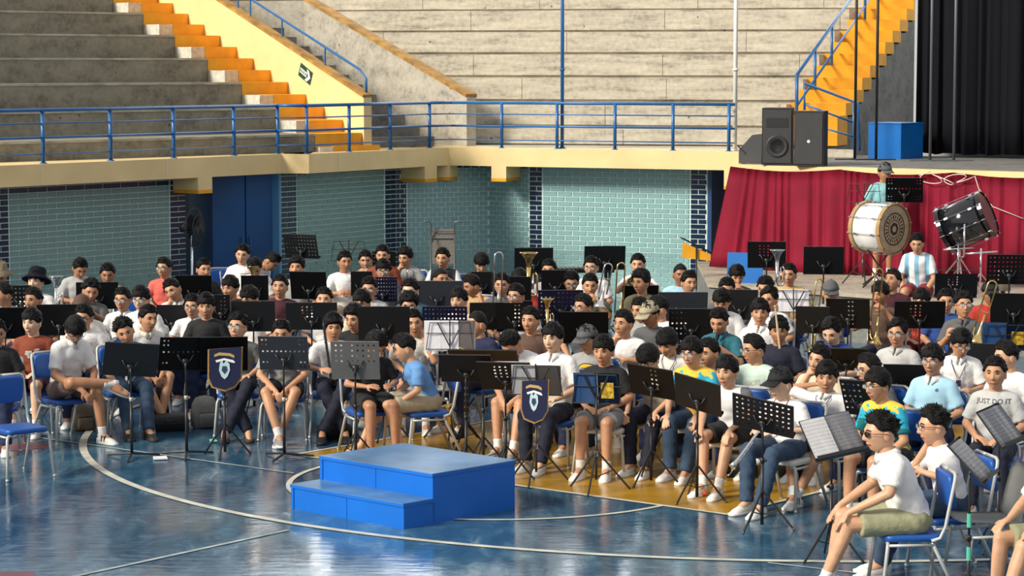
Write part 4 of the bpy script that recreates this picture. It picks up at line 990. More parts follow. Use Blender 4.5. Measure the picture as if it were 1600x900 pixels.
def chest_print(e, me_s, t, pose, what):
    bvh = CACHE.get(('bvh', me_s.name))
    if bvh is None:
        bvh = BVHTree.FromPolygons([v.co.copy() for v in me_s.vertices], [tuple(p.vertices) for p in me_s.polygons]); CACHE[('bvh', me_s.name)] = bvh
    Ml = lean_m(arms_of(pose)[0])
    def put(me, cx, cz, nm, lift=.003):
        for v in me.vertices:
            o_ = Ml @ Vector((v.co.x+cx, -.5, cz+v.co.y)); d_ = Ml.to_3x3() @ Vector((0, 1, 0)); h, n_, i_, ds = bvh.ray_cast(o_, d_)
            v.co = (h-d_*(lift+v.co.z)) if h else o_+d_*.38
        o = link(nm, me, e); o.scale = (1, 1, t); o.location = (0, 0, HIPZ*(1-t)); return o
    if what.startswith('text'):
        _, s, size, z, c = what.split('|'); me = text_mesh(s, float(size), mat('print_'+c, CLOTH[c], .8), .0006, .0006); put(me, 0, float(z), 'lettering')
    elif what == 'badge':
        bm = B(); g = bmesh.ops.create_circle(bm, cap_ends=True, radius=.014, segments=10); me = mesh_from(bm, 'badge', mat('badge_ink', (.10, .14, .25), .8)); put(me, .065, .90, 'badge')
    elif what == 'oval':
        for (rx, ry, c, lf) in ((.098, .070, 'black', .003), (.088, .060, 'yellow', .005)):
            bm = B(); n_ = 6; 
            vs = [[bm.verts.new((math.cos(a)*rx*r/n_, math.sin(a)*ry*r/n_, 0)) for a in [2*PI*i/24 for i in range(24)]] for r in range(1, n_+1)]
            c0 = bm.verts.new((0, 0, 0))
            for i in range(24): bm.faces.new((c0, vs[0][i], vs[0][(i+1) % 24]))
            for r in range(n_-1):
                for i in range(24): bm.faces.new((vs[r][i], vs[r+1][i], vs[r+1][(i+1) % 24], vs[r][(i+1) % 24]))
            put(mesh_from(bm, 'print', mat('print_'+c, CLOTH[c], .8)), 0, .83, 'print', lf)
        bm = B(); 
        for (x0, x1, y0, y1) in ((-.055, .055, -.022, .012),):
            vs = [[bm.verts.new((x0+(x1-x0)*i/8, y0+(y1-y0)*j/3, 0)) for j in range(4)] for i in range(9)]
            for i in range(8):
                for j in range(3): bm.faces.new((vs[i][j], vs[i+1][j], vs[i+1][j+1], vs[i][j+1]))
        put(mesh_from(bm, 'print', mat('print_black', CLOTH['black'], .8)), 0, .835, 'print', .007)
    elif what == 'blot':
        bm = B(); rng = random.Random(4)
        for k in range(14):
            x, y, a, b = rng.uniform(-.06, .06), rng.uniform(-.05, .06), rng.uniform(.01, .025), rng.uniform(.006, .014)
            vs = [bm.verts.new((x+dx, y+dy, 0)) for dx, dy in ((-a, -b), (a, -b), (a, b), (-a, b))]; bm.faces.new(vs)
        put(mesh_from(bm, 'print', mat('print_light', (.5, .48, .42), .8)), .01, .82, 'print')
# ------------------------------------------------------------------ chairs
M_FRAME = mat('light_grey_steel', (.52, .53, .51), .32, metal=.25); M_FRAME2 = mat('mid_grey_steel', (.33, .35, .35), .35, metal=.3)
M_SEATB = mat('blue_vinyl', (.010, .085, .36), .42, bump=.1, bscale=30); M_SEATW = mat('cream_seat', (.70, .69, .62), .5); M_SHELL = mat('grey_plastic', (.42, .42, .40), .38)
CH = {}
def rounded(bm, w, d, z0, z1, r=.05, y0=0, tilt=None):
    pts = []
    for cx, cy, a0 in ((w/2-r, d/2-r, 0), (-w/2+r, d/2-r, PI/2), (-w/2+r, -d/2+r, PI), (w/2-r, -d/2+r, 1.5*PI)):
        for k in range(5): a = a0+PI/2*k/4; pts.append((cx+r*math.cos(a), cy+r*math.sin(a)+y0))
    c = (z1-z0)*.28; ins = .012
    rs = []
    for z, i in ((z0, 0), (z1-c, 0), (z1-c*.3, ins*.5), (z1, ins*1.6)):
        rs.append([Vector((x-math.copysign(i, x), y-math.copysign(i, y-y0), z)) for x, y in pts])
    rings(bm, rs)
def chair_parts(kind, h=.42):
    k = (kind, h)
    if k in CH: return CH[k]
    P = []
    seatm = {'blue': M_SEATB, 'cream': M_SEATW, 'shell': M_SHELL}[kind]; fm = M_FRAME
    if kind != 'shell':
        bm = B(); rounded(bm, .40, .40, h-.045, h, .06, -.03); P.append(('seat', bm, seatm))
        bm = B(); rounded(bm, .40, .24, -.018, .022, .05)
        bm.transform(Matrix.Translation((0, .235, h+.295)) @ Matrix.Rotation(math.radians(97), 4, 'X')); P.append(('backrest', bm, M_SEATB))
        for s in (1, -1):
            bm = B(); tube(bm, [(s*.205, .09, h-.04), (s*.212, .15, h-.02), (s*.215, .185, h+.06), (s*.215, .245, h+.38), (s*.205, .25, h+.41), (s*.175, .252, h+.425), (0, .252, h+.425)], .013, 8); P.append(('back_upright', bm, fm))
    else:
        bm = B(); n = 16; G = []
        for i in range(n+1):
            t = i/n
            if t < .5: y = -.25+.42*(t/.5); z = h+.0+.02*(1-t/.5)**3
            else: q = (t-.5)/.5; y = .17+.035*math.sin(q*PI/2)+.05*q; z = h+.40*q**1.15
            row = []
            for j in range(11):
                u = j/10*2-1; wd = .21*(1-.28*max(0, (t-.72)/.28)**2); e = abs(u)**3*.035
                row.append(bm.verts.new((u*wd, y-(e if t > .5 else 0), z+(e*.9 if t <= .5 else e*.2))))
            G.append(row)
        for i in range(n):
            for j in range(10): bm.faces.new((G[i][j], G[i+1][j], G[i+1][j+1], G[i][j+1]))
        bmesh.ops.solidify(bm, geom=bm.faces[:], thickness=.007); P.append(('shell', bm, seatm))
    for s in (1, -1):
        bm = B(); tube(bm, [(s*.15, -.205, h-.055), (s*.195, -.21, h-.058), (s*.207, -.215, h-.09), (s*.235, -.255, .006)], .0135, 8); ball(bm, (s*.235, -.255, .012), .017, 8, 5); P.append(('leg', bm, fm))
        bm = B(); tube(bm, [(s*.15, .10, h-.055), (s*.19, .105, h-.058), (s*.20, .115, h-.09), (s*.225, .27, .006)], .0135, 8); ball(bm, (s*.225, .27, .012), .017, 8, 5); P.append(('leg', bm, fm))
        bm = B(); tube(bm, [(s*.20, -.21, h-.07), (s*.20, .11, h-.07)], .011, 6); P.append(('side_rail', bm, fm))
    CH[k] = [(n_, mesh_from(b_, n_, m_, True)) for n_, b_, m_ in P]
    return CH[k]
def chair(x, y, rz, kind, label, h=.42, z=0, group='chairs under the musicians'):
    e = thing('chair', label, 'chair', (x, y, z), rz, group)
    for n_, me in chair_parts(kind, h): link(n_, me, e)
    return e
# ------------------------------------------------------------------ the young band: pixel of the head top, look (yaw, nod, tilt), body yaw, pose, legs, clothes
S_, T_ = 'shorts', 'trousers'
PEOPLE = [
 (5, 441, -50, 5, 0, 5, 'lap', 'sit', T_, 'navy', 'lgrey', 'short', 2, None, (), 'white', 'person in grey tee at the far left edge, face turned left'),
 (-2, 415, 10, 20, 0, 10, 'lap', 'sit', T_, 'navy', 'cream', None, 2, None, ('hat:khaki',), 'white', 'person in a tan hat at the left edge before the tiles'),
 (57, 422, -12, -6, 0, -8, 'book', 'sit', T_, 'navy', 'white', 'fringe', 4, None, ('hat:dnavy',), 'white', 'person in navy bucket hat and white top playing brass'),
 (53, 449, -25, 0, 0, -5, 'lap', 'sit', T_, 'navy', 'brown', 'short', 2, None, ('lanyard',), 'white', 'person in dark brown shirt just below the bucket hat'),
 (127, 404, 28, 30, 0, 15, 'book', 'sit', T_, 'navy', 'lgrey', 'short', 2, None, (), 'white', 'person in grey tee bowing head by left tiled wall'),
 (168, 411, 5, 12, 0, 5, 'lap', 'sit', T_, 'navy', 'cream', 'short', 3, None, (), 'white', 'person behind a black desk, right of the bowed grey tee'),
 (144, 437, 18, 10, 8, 8, 'clarinet', 'sit', T_, 'navy', 'dgrey', 'spiky', 2, None, (), 'white', 'person in dark grey shirt blowing a clarinet at left'),
 (127, 461, -15, 12, 0, 0, 'lap', 'sit', T_, 'navy', 'offwhite', None, 1, None, ('cap:brown',), 'white', 'person in brown cap hidden behind a boy with glasses'),
 (132, 475, -10, 8, 4, 2, 'lap', 'sit', T_, 'navy', 'white', 'short', 1, None, ('glasses', 'print:blot'), 'white', 'person with glasses and white printed tee, second row left'),
 (50, 482, -18, 2, 0, -4, 'lap', 'sit', S_, 'maroon', 'rust', 'fringe', 4, .93, ('print:blot', 'sleeves'), 'white', 'person in rust sweatshirt with pale print, front left'),
 (120, 498, 24, 38, 0, 40, 'clasp', 'cross4', S_, 'bshort', 'white', 'bowl', 2, 1.06, ('collar', 'glasses'), 'bw', 'person in white polo with crossed leg, front left'),
 (192, 449, -12, 0, 0, -4, 'lap', 'sit', T_, 'navy', 'white', 'short', 1, None, ('glasses', 'collar'), 'white', 'person in white polo and glasses before the left tiles'),
 (188, 498, 12, 12, -18, 22, 'hang', 'fwd', T_, 'djeans', 'tealblue', 'spiky', 1, .86, (), 'black', 'person in teal shirt leaning toward the first black stand'),
 (220, 447, -12, 6, 0, -4, 'lap', 'sit', T_, 'navy', 'white', 'fringe', 4, None, ('glasses', 'collar'), 'white', 'person with shiny glasses, right neighbour of the bespectacled white polo'),
 (257, 402, -20, 0, 0, 0, 'lap', 'sit', S_, 'navy', 'coral', 'short', 1, None, ('glasses',), 'white', 'person in coral tee and glasses beside the dark tile column'),
 (263, 436, -18, 10, -22, 0, 'chin', 'sit', T_, 'navy', 'white', 'short', 1, None, ('collar',), 'white', 'person in white polo tilting head, below the coral tee'),
 (318, 403, 28, 4, 0, 14, 'lap', 'sit', T_, 'navy', 'black', 'short', 1, None, (), 'white', 'person in black tee in front of the blue door'),
 (381, 381, -5, 8, 8, -4, 'cross', 'sit', T_, 'navy', 'white', 'short', 0, 1.10, (), 'white', 'person in white shirt with folded arms before the blue door'),
 (398, 404, 5, 38, 0, 5, 'book', 'sit', T_, 'navy', 'white', 'short', 1, None, (), 'white', 'person looking down beside the folded-arms white shirt'),
 (434, 397, 70, 45, 10, 60, 'bent', 'sit', T_, 'navy', 'white', 'short', 2, 1.05, (), 'white', 'person in white bent double beside the perforated black desk'),
 (360, 431, -28, 4, 0, -8, 'lap', 'sit', T_, 'navy', 'black', 'fringe', 1, None, (), 'white', 'person in black tee under the folded-arms white shirt'),
 (388, 447, -35, 16, 0, -15, 'lap', 'sit', T_, 'navy', 'white', 'fringe', 0, None, (), 'white', 'person in white tee looking down left, left of maroon'),
 (301, 459, -8, 2, 0, 0, 'lap', 'sit', T_, 'navy', 'white', 'short', 1, None, ('glasses', 'collar'), 'white', 'person with round glasses and white polo left of black sweater'),
 (322, 458, 0, 4, 0, 2, 'lap', 'sit', T_, 'navy', 'black', 'fringe', 1, None, ('sleeves',), 'white', 'person in black long sleeved top, second row left'),
 (231, 476, 38, 4, 0, 30, 'clasp', 'ankles', S_, 'dnavy', 'offwhite', 'short', 1, .97, ('collar',), 'clog', 'person in pale shirt and navy shorts with grey clogs'),
 (373, 490, -16, -8, 0, 5, 'lap', 'crossed', T_, 'dnavy', 'camo', 'spiky', 0, .86, ('glasses',), 'sandal', 'person in grey camouflage shirt behind the crested banner'),
 (438, 429, -6, -4, 0, 0, 'lap', 'sit', T_, 'navy', 'maroon', 'short', 1, None, (), 'white', 'person in maroon tee facing forward, left middle'),
 (464, 402, -6, -8, 0, 0, 'lap', 'sit', T_, 'navy', 'grey', 'curly', 1, None, (), 'white', 'person looking up under the perforated black desk'),
 (538, 392, 22, 2, 0, 8, 'cross', 'sit', S_, 'khaki', 'white', 'short', 2, 1.0, (), 'white', 'person in white tee with folded arms before the tiles'),
 (571, 391, 4, 4, 0, 0, 'trumpet', 'sit', T_, 'navy', 'grey', 'short', 1, None, (), 'white', 'person blowing a trumpet next to folded-arms white tee'),
 (598, 382, -5, 6, 0, 0, 'lap', 'sit', T_, 'navy', 'rust', 'short', 1, 1.1, (), 'white', 'person with highest head at the dark tile corner column'),
 (599, 405, 0, 6, 0, 0, 'lap', 'sit', T_, 'navy', 'dgrey', 'fringe', 1, None, ('glasses',), 'white', 'person with glasses peering over the navy perforated desk'),
 (633, 387, -24, 6, 0, -10, 'chin', 'sit', T_, 'navy', 'grey', 'curly', 1, None, (), 'white', 'person in grey with hand at mouth right of tile corner'),
 (692, 387, -14, 4, 0, -4, 'clarinet', 'sit', T_, 'navy', 'vest', 'short', 1, None, (), 'white', 'person in dark vest over white sleeves before steel rack'),
 (688, 418, 30, 0, 0, 10, 'lap', 'sit', T_, 'navy', 'dgrey', 'buzz', 2, None, (), 'white', 'person looking right, below the dark vest player'),
 (641, 435, -22, 6, 0, -5, 'lap', 'sit', T_, 'navy', 'tealblue', 'short', 4, None, ('glasses',), 'white', 'person with glasses and green top, left of wide desk'),
 (577, 432, -6, 6, 0, -4, 'clarinet', 'sit', T_, 'navy', 'lgrey', 'short', 1, None, ('glasses',), 'white', 'person in grey with glasses blowing a horn, centre left'),
 (565, 453, -18, 8, 0, -6, 'clarinet', 'sit', T_, 'navy', 'cream', 'fringe', 1, None, (), 'white', 'person in cream shirt with a white-lit clarinet'),
 (507, 449, -4, -4, 0, 0, 'lap', 'sit', T_, 'navy', 'white', 'short', 0, .88, (), 'white', 'small smiling child between two black desks'),
 (753, 396, 5, 30, 0, 0, 'book', 'sit', T_, 'navy', 'black', 'bowl', 1, None, (), 'white', 'person in black looking down before pale tiles'),
 (735, 429, -60, 14, 0, -30, 'chinl', 'sit', T_, 'navy', 'tan', 'short', 2, None, (), 'white', 'person in tan tee turned left with hand at mouth'),
 (718, 450, -22, -4, 0, -8, 'lap', 'sit', T_, 'navy', 'white', 'fringe', 0, None, (), 'white', 'person in white above the nine-column perforated desk'),
 (639, 457, 0, 8, 0, 0, 'lap', 'sit', T_, 'navy', 'dgrey', 'curly', 1, None, ('glasses',), 'white', 'person with dark rimmed glasses above the child in brown'),
 (644, 483, 6, 2, -6, 0, 'chinl', 'sit', S_, 'navy', 'offwhite', 'short', 1, .92, (), 'white', 'child with hand at chin left of the white sheets'),
 (746, 485, -62, 2, 0, -40, 'lap', 'sit', T_, 'navy', 'navy', 'buzz', 1, .86, (), 'white', 'person in navy tee in profile right of white sheets'),
 (553, 477, -24, 8, 0, -6, 'chinl', 'sit', S_, 'navy', 'black', 'curly', 1, None, (), 'white', 'person with tousled hair and black tee, hand to cheek'),
 (520, 490, 12, 2, 0, 6, 'book', 'crossed', T_, 'dnavy', 'white', 'long', 1, .90, (), 'black', 'person in white tee and navy trousers holding a clarinet'),
 (440, 499, -2, 8, 0, 0, 'clasp', 'ankles', S_, 'black', 'grey', 'short', 1, .89, (), 'grey', 'person behind the grey-lit desk with hands between bare knees'),
 (592, 521, 35, 30, 0, 20, 'book', 'sit', S_, 'black', 'black', 'curly', 2, .86, (), 'sandal', 'person in black tee facing the child in blue'),
 (628, 521, -78, 14, 0, -74, 'hang', 'spread', S_, 'khaki', 'sky', 'short', 0, .82, (), 'sandal', 'child in sky blue tee and khaki shorts seen side on'),
 (807, 443, -28, 2, 0, -8, 'lap', 'sit', T_, 'navy', 'white', 'short', 1, None, ('glasses',), 'white', 'person in white tee and glasses behind an open black desk'),
 (830, 479, -24, 0, 0, -14, 'lap', 'fwd', T_, 'jeans', 'brown', 'short', 1, .98, (), 'white', 'person in brown tee and pale jeans behind the white polo'),
 (858, 405, -10, 0, 0, -5, 'lap', 'sit', T_, 'navy', 'grey', 'short', 1, None, (), 'white', 'person in grey under the black desk before pale tiles'),
 (784, 426, -4, 4, 0, 0, 'lap', 'sit', T_, 'navy', 'dgrey', 'short', 1, None, (), 'white', 'person half hidden between a trombone slide and black desk'),
 (812, 421, -10, 10, 0, 0, 'book', 'sit', T_, 'navy', 'red', 'bowl', 2, None, (), 'white', 'person in red top beside an upright brass horn'),
 (893, 423, 0, 22, 0, 0, 'book', 'sit', T_, 'navy', 'maroon', 'short', 1, None, ('glasses',), 'white', 'person in maroon with glasses above the navy desk'),
 (924, 400, -14, 4, 0, -8, 'lap', 'sit', T_, 'navy', 'white', 'short', 0, None, ('glasses',), 'white', 'person in white with glasses before the curved black desk'),
 (922, 427, 0, 6, 0, -4, 'trombone', 'sit', T_, 'navy', 'olive', 'short', 1, None, (), 'white', 'person in olive blowing a trombone, centre back'),
 (912, 459, -42, 2, 0, -18, 'lap', 'sit', T_, 'navy', 'slate', 'short', 1, None, ('glasses',), 'white', 'person in slate tee and glasses looking left, centre'),
 (865, 505, -28, 0, 0, -24, 'lap', 'fwd', T_, 'dnavy', 'white', 'fringe', 4, 1.04, ('collar',), 'white', 'person in white polo and black trousers, centre front'),
 (789, 521, -38, 48, 0, -20, 'clasp', 'fwd', S_, 'black', 'white', 'short', 1, 1.0, (), 'grey', 'person in white shirt bending over behind the folded stands'),
 (917, 508, -38, 10, 0, -20, 'lap', 'sit', T_, 'navy', 'grey', 'short', 1, None, ('cap:dgrey', 'print:oval'), 'white', 'person in grey cap and tee with yellow oval print'),
 (943, 524, -20, 4, 0, -16, 'lap', 'sit', S_, 'gshort', 'black', 'fringe', 1, .93, (), 'white', 'person in black tee and grey shorts beside blue songbook'),
 (997, 396, -10, 4, 0, -6, 'trumpet', 'sit', T_, 'navy', 'white', 'short', 0, None, (), 'white', 'person in white blowing a trumpet before pale tiles'),
 (1002, 422, -38, 2, 0, -12, 'lap', 'sit', T_, 'navy', 'olive', 'curly', 1, None, (), 'white', 'person in olive with curly hair below the white trumpeter'),
 (1063, 411, 8, 4, 0, 0, 'lap', 'sit', T_, 'navy', 'lblue', 'buzz', 3, None, (), 'white', 'person in light blue at the right end of the tiles'),
 (1076, 423, 22, 2, 0, 6, 'lap', 'sit', T_, 'navy', 'white', 'short', 1, None, ('collar',), 'white', 'person in white shirt above the solid dark desk'),
 (1000, 464, -40, 8, 0, -20, 'lap', 'sit', T_, 'navy', 'grey', 'short', 1, None, (), 'white', 'person mostly hidden left of the grey sun hat'),
 (1013, 471, -42, 14, 0, -25, 'lap', 'sit', T_, 'navy', 'dgrey', 'short', 2, None, ('cap:khaki',), 'white', 'person in khaki sun cap looking down left, centre right'),
 (1029, 462, -70, 4, 0, -30, 'lap', 'sit', T_, 'navy', 'white', 'short', 1, None, (), 'white', 'person in white behind the khaki sun cap'),
 (976, 484, -38, -2, 0, -18, 'chin', 'sit', T_, 'navy', 'white', 'short', 1, .96, (), 'white', 'person in white shirt pressing a fist to the mouth'),
 (1127, 452, -12, 26, 0, -10, 'book', 'sit', T_, 'navy', 'white', 'fringe', 1, None, (), 'white', 'person in white looking down left of the black desk'),
 (1122, 481, -22, 20, 0, -20, 'clarinet', 'sit', T_, 'navy', 'teal', 'short', 1, None, ('collar',), 'white', 'person in teal polo blowing a reed, eyes down'),
 (1152, 414, 8, 18, 0, -6, 'trumpet', 'sit', T_, 'navy', 'olive', 'fringe', 1, None, (), 'white', 'person in olive playing brass left of red cloth desks'),
 (1136, 433, 0, 12, 0, -8, 'lap', 'sit', T_, 'navy', 'dgrey', 'short', 2, None, (), 'white', 'person with dark hair below the olive brass player'),
 (1040, 515, -30, 22, 0, -22, 'book', 'sit', T_, 'navy', 'offwhite', 'bowl', 1, .90, ('lanyard',), 'white', 'person in white with lanyard bending over a card'),
 (1008, 541, -34, 30, 0, -26, 'kneefar', 'fwd', T_, 'dnavy', 'cream', 'bowl', 0, .88, ('glasses',), 'white', 'person in cream shirt and glasses, hands on navy knees'),
 (1081, 527, -32, 6, 0, -28, 'kneefar', 'fwd', T_, 'djeans', 'tie', 'fringe', 0, .99, ('glasses',), 'white', 'person in turquoise and yellow shirt with glasses, front row'),
 (1108, 528, -44, 4, 0, -24, 'lap', 'sit', T_, 'navy', 'dgrey', 'short', 1, None, (), 'white', 'person mostly hidden between turquoise shirt and teal polo'),
 (1137, 556, -32, 0, 0, -30, 'kneefar', 'fwd', S_, 'black', 'raglan', 'fringe', 0, .84, (), 'white', 'person in white tee with grey sleeves, hands on knees'),
 (1202, 448, -28, 4, 0, -18, 'lap', 'sit', T_, 'navy', 'white', 'swept', 1, None, ('collar',), 'white', 'person in white polo looking left beside the wire desk'),
 (1188, 467, -8, 0, 0, -18, 'lap', 'sit', T_, 'navy', 'white', 'fringe', 1, 1.02, ('collar',), 'white', 'person in open white polo looking straight ahead, right half'),
 (1233, 411, -16, 2, 0, -14, 'lap', 'sit', T_, 'navy', 'tan', 'short', 1, 1.06, (), 'white', 'heavy-set person in tan tee before the red cloth'),
 (1195, 431, -30, 16, 0, -16, 'trumpet', 'sit', T_, 'navy', 'grey', 'short', 1, None, (), 'white', 'person half hidden behind a horn, left of tan tee'),
 (1298, 438, -2, 6, 0, -12, 'trombone', 'sit', T_, 'navy', 'grey', None, 1, None, ('cap:dgrey',), 'white', 'person in dark cap and grey tee with a trombone'),
 (1217, 494, -6, 4, 0, -20, 'stick', 'sit', T_, 'navy', 'dnavy', 'fringe', 2, .98, (), 'white', 'person in dark navy tee holding up a drumstick'),
 (1178, 522, -62, 4, 0, -34, 'lap', 'sit', T_, 'navy', 'mint', 'short', 1, None, ('glasses', 'print:blot'), 'white', 'person in mint tee and glasses in left profile'),
 (1297, 498, -26, 24, 0, -24, 'book', 'sit', T_, 'navy', 'blue', 'swept', 4, .96, (), 'white', 'person in dark blue reading the blue folder'),
 (1285, 538, -38, 4, 12, -28, 'chin', 'sit', S_, 'navy', 'cream', 'short', 0, .88, (), 'white', 'person leaning in cream top behind the white lanyard polo'),
 (1292, 564, -12, 2, 0, -34, 'raise', 'ankles', S_, 'brown', 'white', 'fringe', 1, .82, ('lanyard', 'collar'), 'bw', 'person in white polo with lanyard, arm behind head'),
 (1220, 574, -52, 4, 0, -38, 'book', 'fwd', T_, 'djeans', 'white', 'short', 4, .80, ('cap:black', 'lanyard'), 'white', 'person in black cap and white shirt with a flute'),
 (1398, 421, -40, -14, 0, -20, 'lap', 'sit', T_, 'navy', 'maroon', 'short', 1, 1.0, (), 'white', 'person in maroon top singing with head raised'),
 (1376, 440, -36, 4, 0, -24, 'trombone', 'sit', T_, 'navy', 'brown', 'fringe', 2, 1.0, (), 'white', 'person in grey-brown tee with a tall shiny trombone'),
 (1440, 451, -30, 8, 0, -20, 'lap', 'sit', S_, 'redshort', 'red', 'fringe', 0, None, (), 'white', 'person with dark fringe above the pierced black desk'),
 (1478, 451, -4, 2, 0, -14, 'lap', 'sit', T_, 'navy', 'blue', 'short', 1, .92, (), 'white', 'person in blue shirt peeking left of the dark glasses shirt'),
 (1505, 457, 2, -8, 0, -12, 'stick', 'sit', T_, 'navy', 'dgrey', 'spiky', 1, 1.0, ('glasses', 'collar'), 'white', 'person in dark grey shirt with shiny glasses, right side'),
 (1402, 498, -22, 2, 0, -26, 'lap', 'sit', T_, 'navy', 'lgrey', 'swept', 1, 1.0, ('glasses', 'collar'), 'white', 'person in pale grey polo and glasses, right side'),
 (1358, 552, -64, 4, 0, -36, 'lap', 'sit', T_, 'navy', 'dgrey', 'short', 0, None, ('glasses',), 'white', 'person in left profile with glasses behind tie-dye shirt'),
 (1372, 575, -56, 4, 0, -44, 'hang', 'sit', S_, 'black', 'tie', 'fringe', 1, .96, ('glasses',), 'white', 'person in teal and yellow tie-dye shirt in left profile'),
 (1458, 538, -28, 2, 0, -30, 'lap', 'sit', T_, 'navy', 'armstripe', 'fringe', 1, 1.0, ('glasses', 'print:badge', 'collar'), 'white', 'person in light blue polo and glasses, right side'),
 (1503, 514, 6, 18, 0, -10, 'book', 'sit', T_, 'navy', 'white', 'fringe', 1, 1.0, ('glasses', 'collar', 'lanyard'), 'white', 'person in white polo laughing, head bowed, right side'),
 (1556, 557, -22, -2, 0, -20, 'lap', 'sit', T_, 'dnavy', 'lgrey', 'short', 1, .98, ('print:text|JUST DO IT|.056|.915|dgrey',), 'white', 'person in grey tee lettered JUST DO IT, far right'),
 (1573, 532, -72, 4, 0, -40, 'lap', 'sit', T_, 'navy', 'white', 'short', 0, .95, (), 'white', 'person in white with face turned away, far right edge'),
 (1382, 645, -76, 2, 0, -86, 'kneefar', 'fwd', S_, 'khakig', 'white', 'spiky', 0, 1.0, ('sunglasses', 'collar'), 'white', 'person in sunglasses and white tee nearest on the right'),
 (1460, 636, -80, 2, 0, -78, 'chin', 'fwd', T_, 'djeans', 'white', 'spiky', 0, .90, ('glasses',), 'white', 'person with glasses in white tee beside the sunglasses wearer'),
 (1547, 438, 0, 4, 0, -10, 'lap', 'sit', T_, 'navy', 'red', 'short', 2, None, ('cap:black',), 'white', 'person in black cap and red top near the steel pot'),
 (-6, 498, 20, 8, 0, 5, 'lap', 'sit', T_, 'navy', 'black', 'short', 2, .95, (), 'white', 'person in black cut by the left edge, second row'),
 (1640, 668, -75, 4, 0, -62, 'knee', 'fwd', S_, 'khakig', 'white', 'short', 0, .95, (), 'white', 'person with only khaki shorts and knees showing, bottom right'),
]
FREE = [.78, .82, .86, .90, .94, .98, 1.02, 1.06, 1.10]
def place(p, t, zoff=0.0):
    Mh = head_matrix(p[6], t, p[2]-p[5], p[3], p[4]); top = Mh @ Vector((0, .008, .128 if p[11] or True else .12))
    W = at(p[0], p[1], top.z+zoff); R = Matrix.Rotation(math.radians(p[5]), 4, 'Z'); o = W-R @ Vector((top.x, top.y, 0)); return Vector((o.x, o.y))
tt = [p[13] or .98 for p in PEOPLE]; pos = [place(p, t) for p, t in zip(PEOPLE, tt)]
table = [[(t, place(p, t)) for t in (FREE if p[13] is None else [p[13]+d for d in (-.01, 0, .01)])] for p in PEOPLE]
def wall_pen(q):
    e = 0
    # distance to the tiled walls and the platform
    for a, d, n in ((LA0, dA, NA), (LB0, dB, NB_), (LD0, dD, ND)):
        ds = (q-a).dot(-n)
        if ds < .75: e += (.75-ds)**2*4
    if q.x > 1.8:
        ds = (q-f0).dot(Vector((-.635, -.772)))
        if ds < .55: e += (.55-ds)**2*6
    return e
fwdv = [Vector((math.sin(math.radians(p[5])), -math.cos(math.radians(p[5])))) for p in PEOPLE]
def pair(i, qi, j, qj):
    d = qj-qi
    if abs(d.x) > 1.2 or abs(d.y) > 1.6: return 0
    f = (fwdv[i]+fwdv[j]).normalized(); a = d.dot(f); b = d.dot(Vector((f.y, -f.x))); r = math.sqrt((a/1.0)**2+(b/.62)**2)
    return (1-r)**2*3 if r < 1 else 0
for it in range(7):
    for i in range(len(PEOPLE)):
        best = None
        for t, q in table[i]:
            e = wall_pen(q)+(t-.98)**2*.6+sum(pair(i, q, j, pos[j]) for j in range(len(PEOPLE)) if j != i)
            if best is None or e < best[0]: best = (e, t, q)
        tt[i], pos[i] = best[1], best[2]
HEADS = []
CROWD = []
for i, p in enumerate(PEOPLE):
    q = pos[i]; t = tt[i]
    girth = 1.12 if 'heavy' in p[16] else (0.95 if t < .9 else 1.0)
    e, Mh = person((q.x, q.y), math.radians(p[5]), p[6], p[7], p[8], p[9], p[10], p[11], p[12], t, p[2]-p[5], p[3], p[4], p[16], p[14], p[15], girth=girth)
    if p[0] == 1382: e.scale = (1.1, 1.1, 1.0)
    CROWD.append((e, Mh, p, t))
    kind = 'cream' if 900 < p[0] < 1350 and p[1] > 500 else 'blue'
    if p[0] in (1573,): kind = 'shell'
    lb = p[16].replace('person ', '', 1).replace('child ', 'child ', 1)
    base = 'chair under the person ' if p[16].startswith('person') else ('chair under the ' if not p[16].startswith('heavy') else 'chair under the ')
    words = (base+lb).split(); chair(q.x, q.y, math.radians(p[5]), kind, ' '.join(words[:16]))
# person seated on the platform edge and person standing by the drum
e, Mh = (lambda: None, None)
pp = (1433, 364, -14, 14, 0, -20, 'hang', 'sit', S_, 'redshort', 'stripes', 'short', 1, 1.05, (), 'white', 'person in blue and white striped jersey seated on the platform')
q = place(pp, 1.05, .22); person((q.x, q.y), math.radians(-20), 'hang', 'sit', S_, 'redshort', 'stripes', 'short', 1, 1.05, 6, 14, 0, pp[16], (), 'white', zoff=.22)
Hst = .97
M_ = head_matrix('down', 1.0, 0, 0, 0); topz = (M_ @ Vector((0, 0, .14))).z
zf = ZP-(-.36-.085)  # stand: hips lifted so that the feet meet the platform
LEGS['stand'] = (((.09, -.03, .10), (.10, .0, -.28), (.15, -1, 0)), ((-.09, -.03, .10), (-.10, .0, -.28), (-.15, -1, 0)))
zf = ZP+.28+.085-.0
q = Vector((5.15, 34.62)); person((q.x, q.y), math.radians(10), 'down', 'stand', S_, 'khaki', 'cyan', 'short', 2, 1.0, 6, 4, 0, 'person in cap and light blue tee standing behind the bass drum', ('cap:dgrey',), 'white', zoff=zf)
# empty chairs
ex = at(42, 700, 0)
chair(-4.40, 21.95, math.radians(40), 'blue', 'empty blue padded chair at the far left of the front row', .45, group='empty chairs')
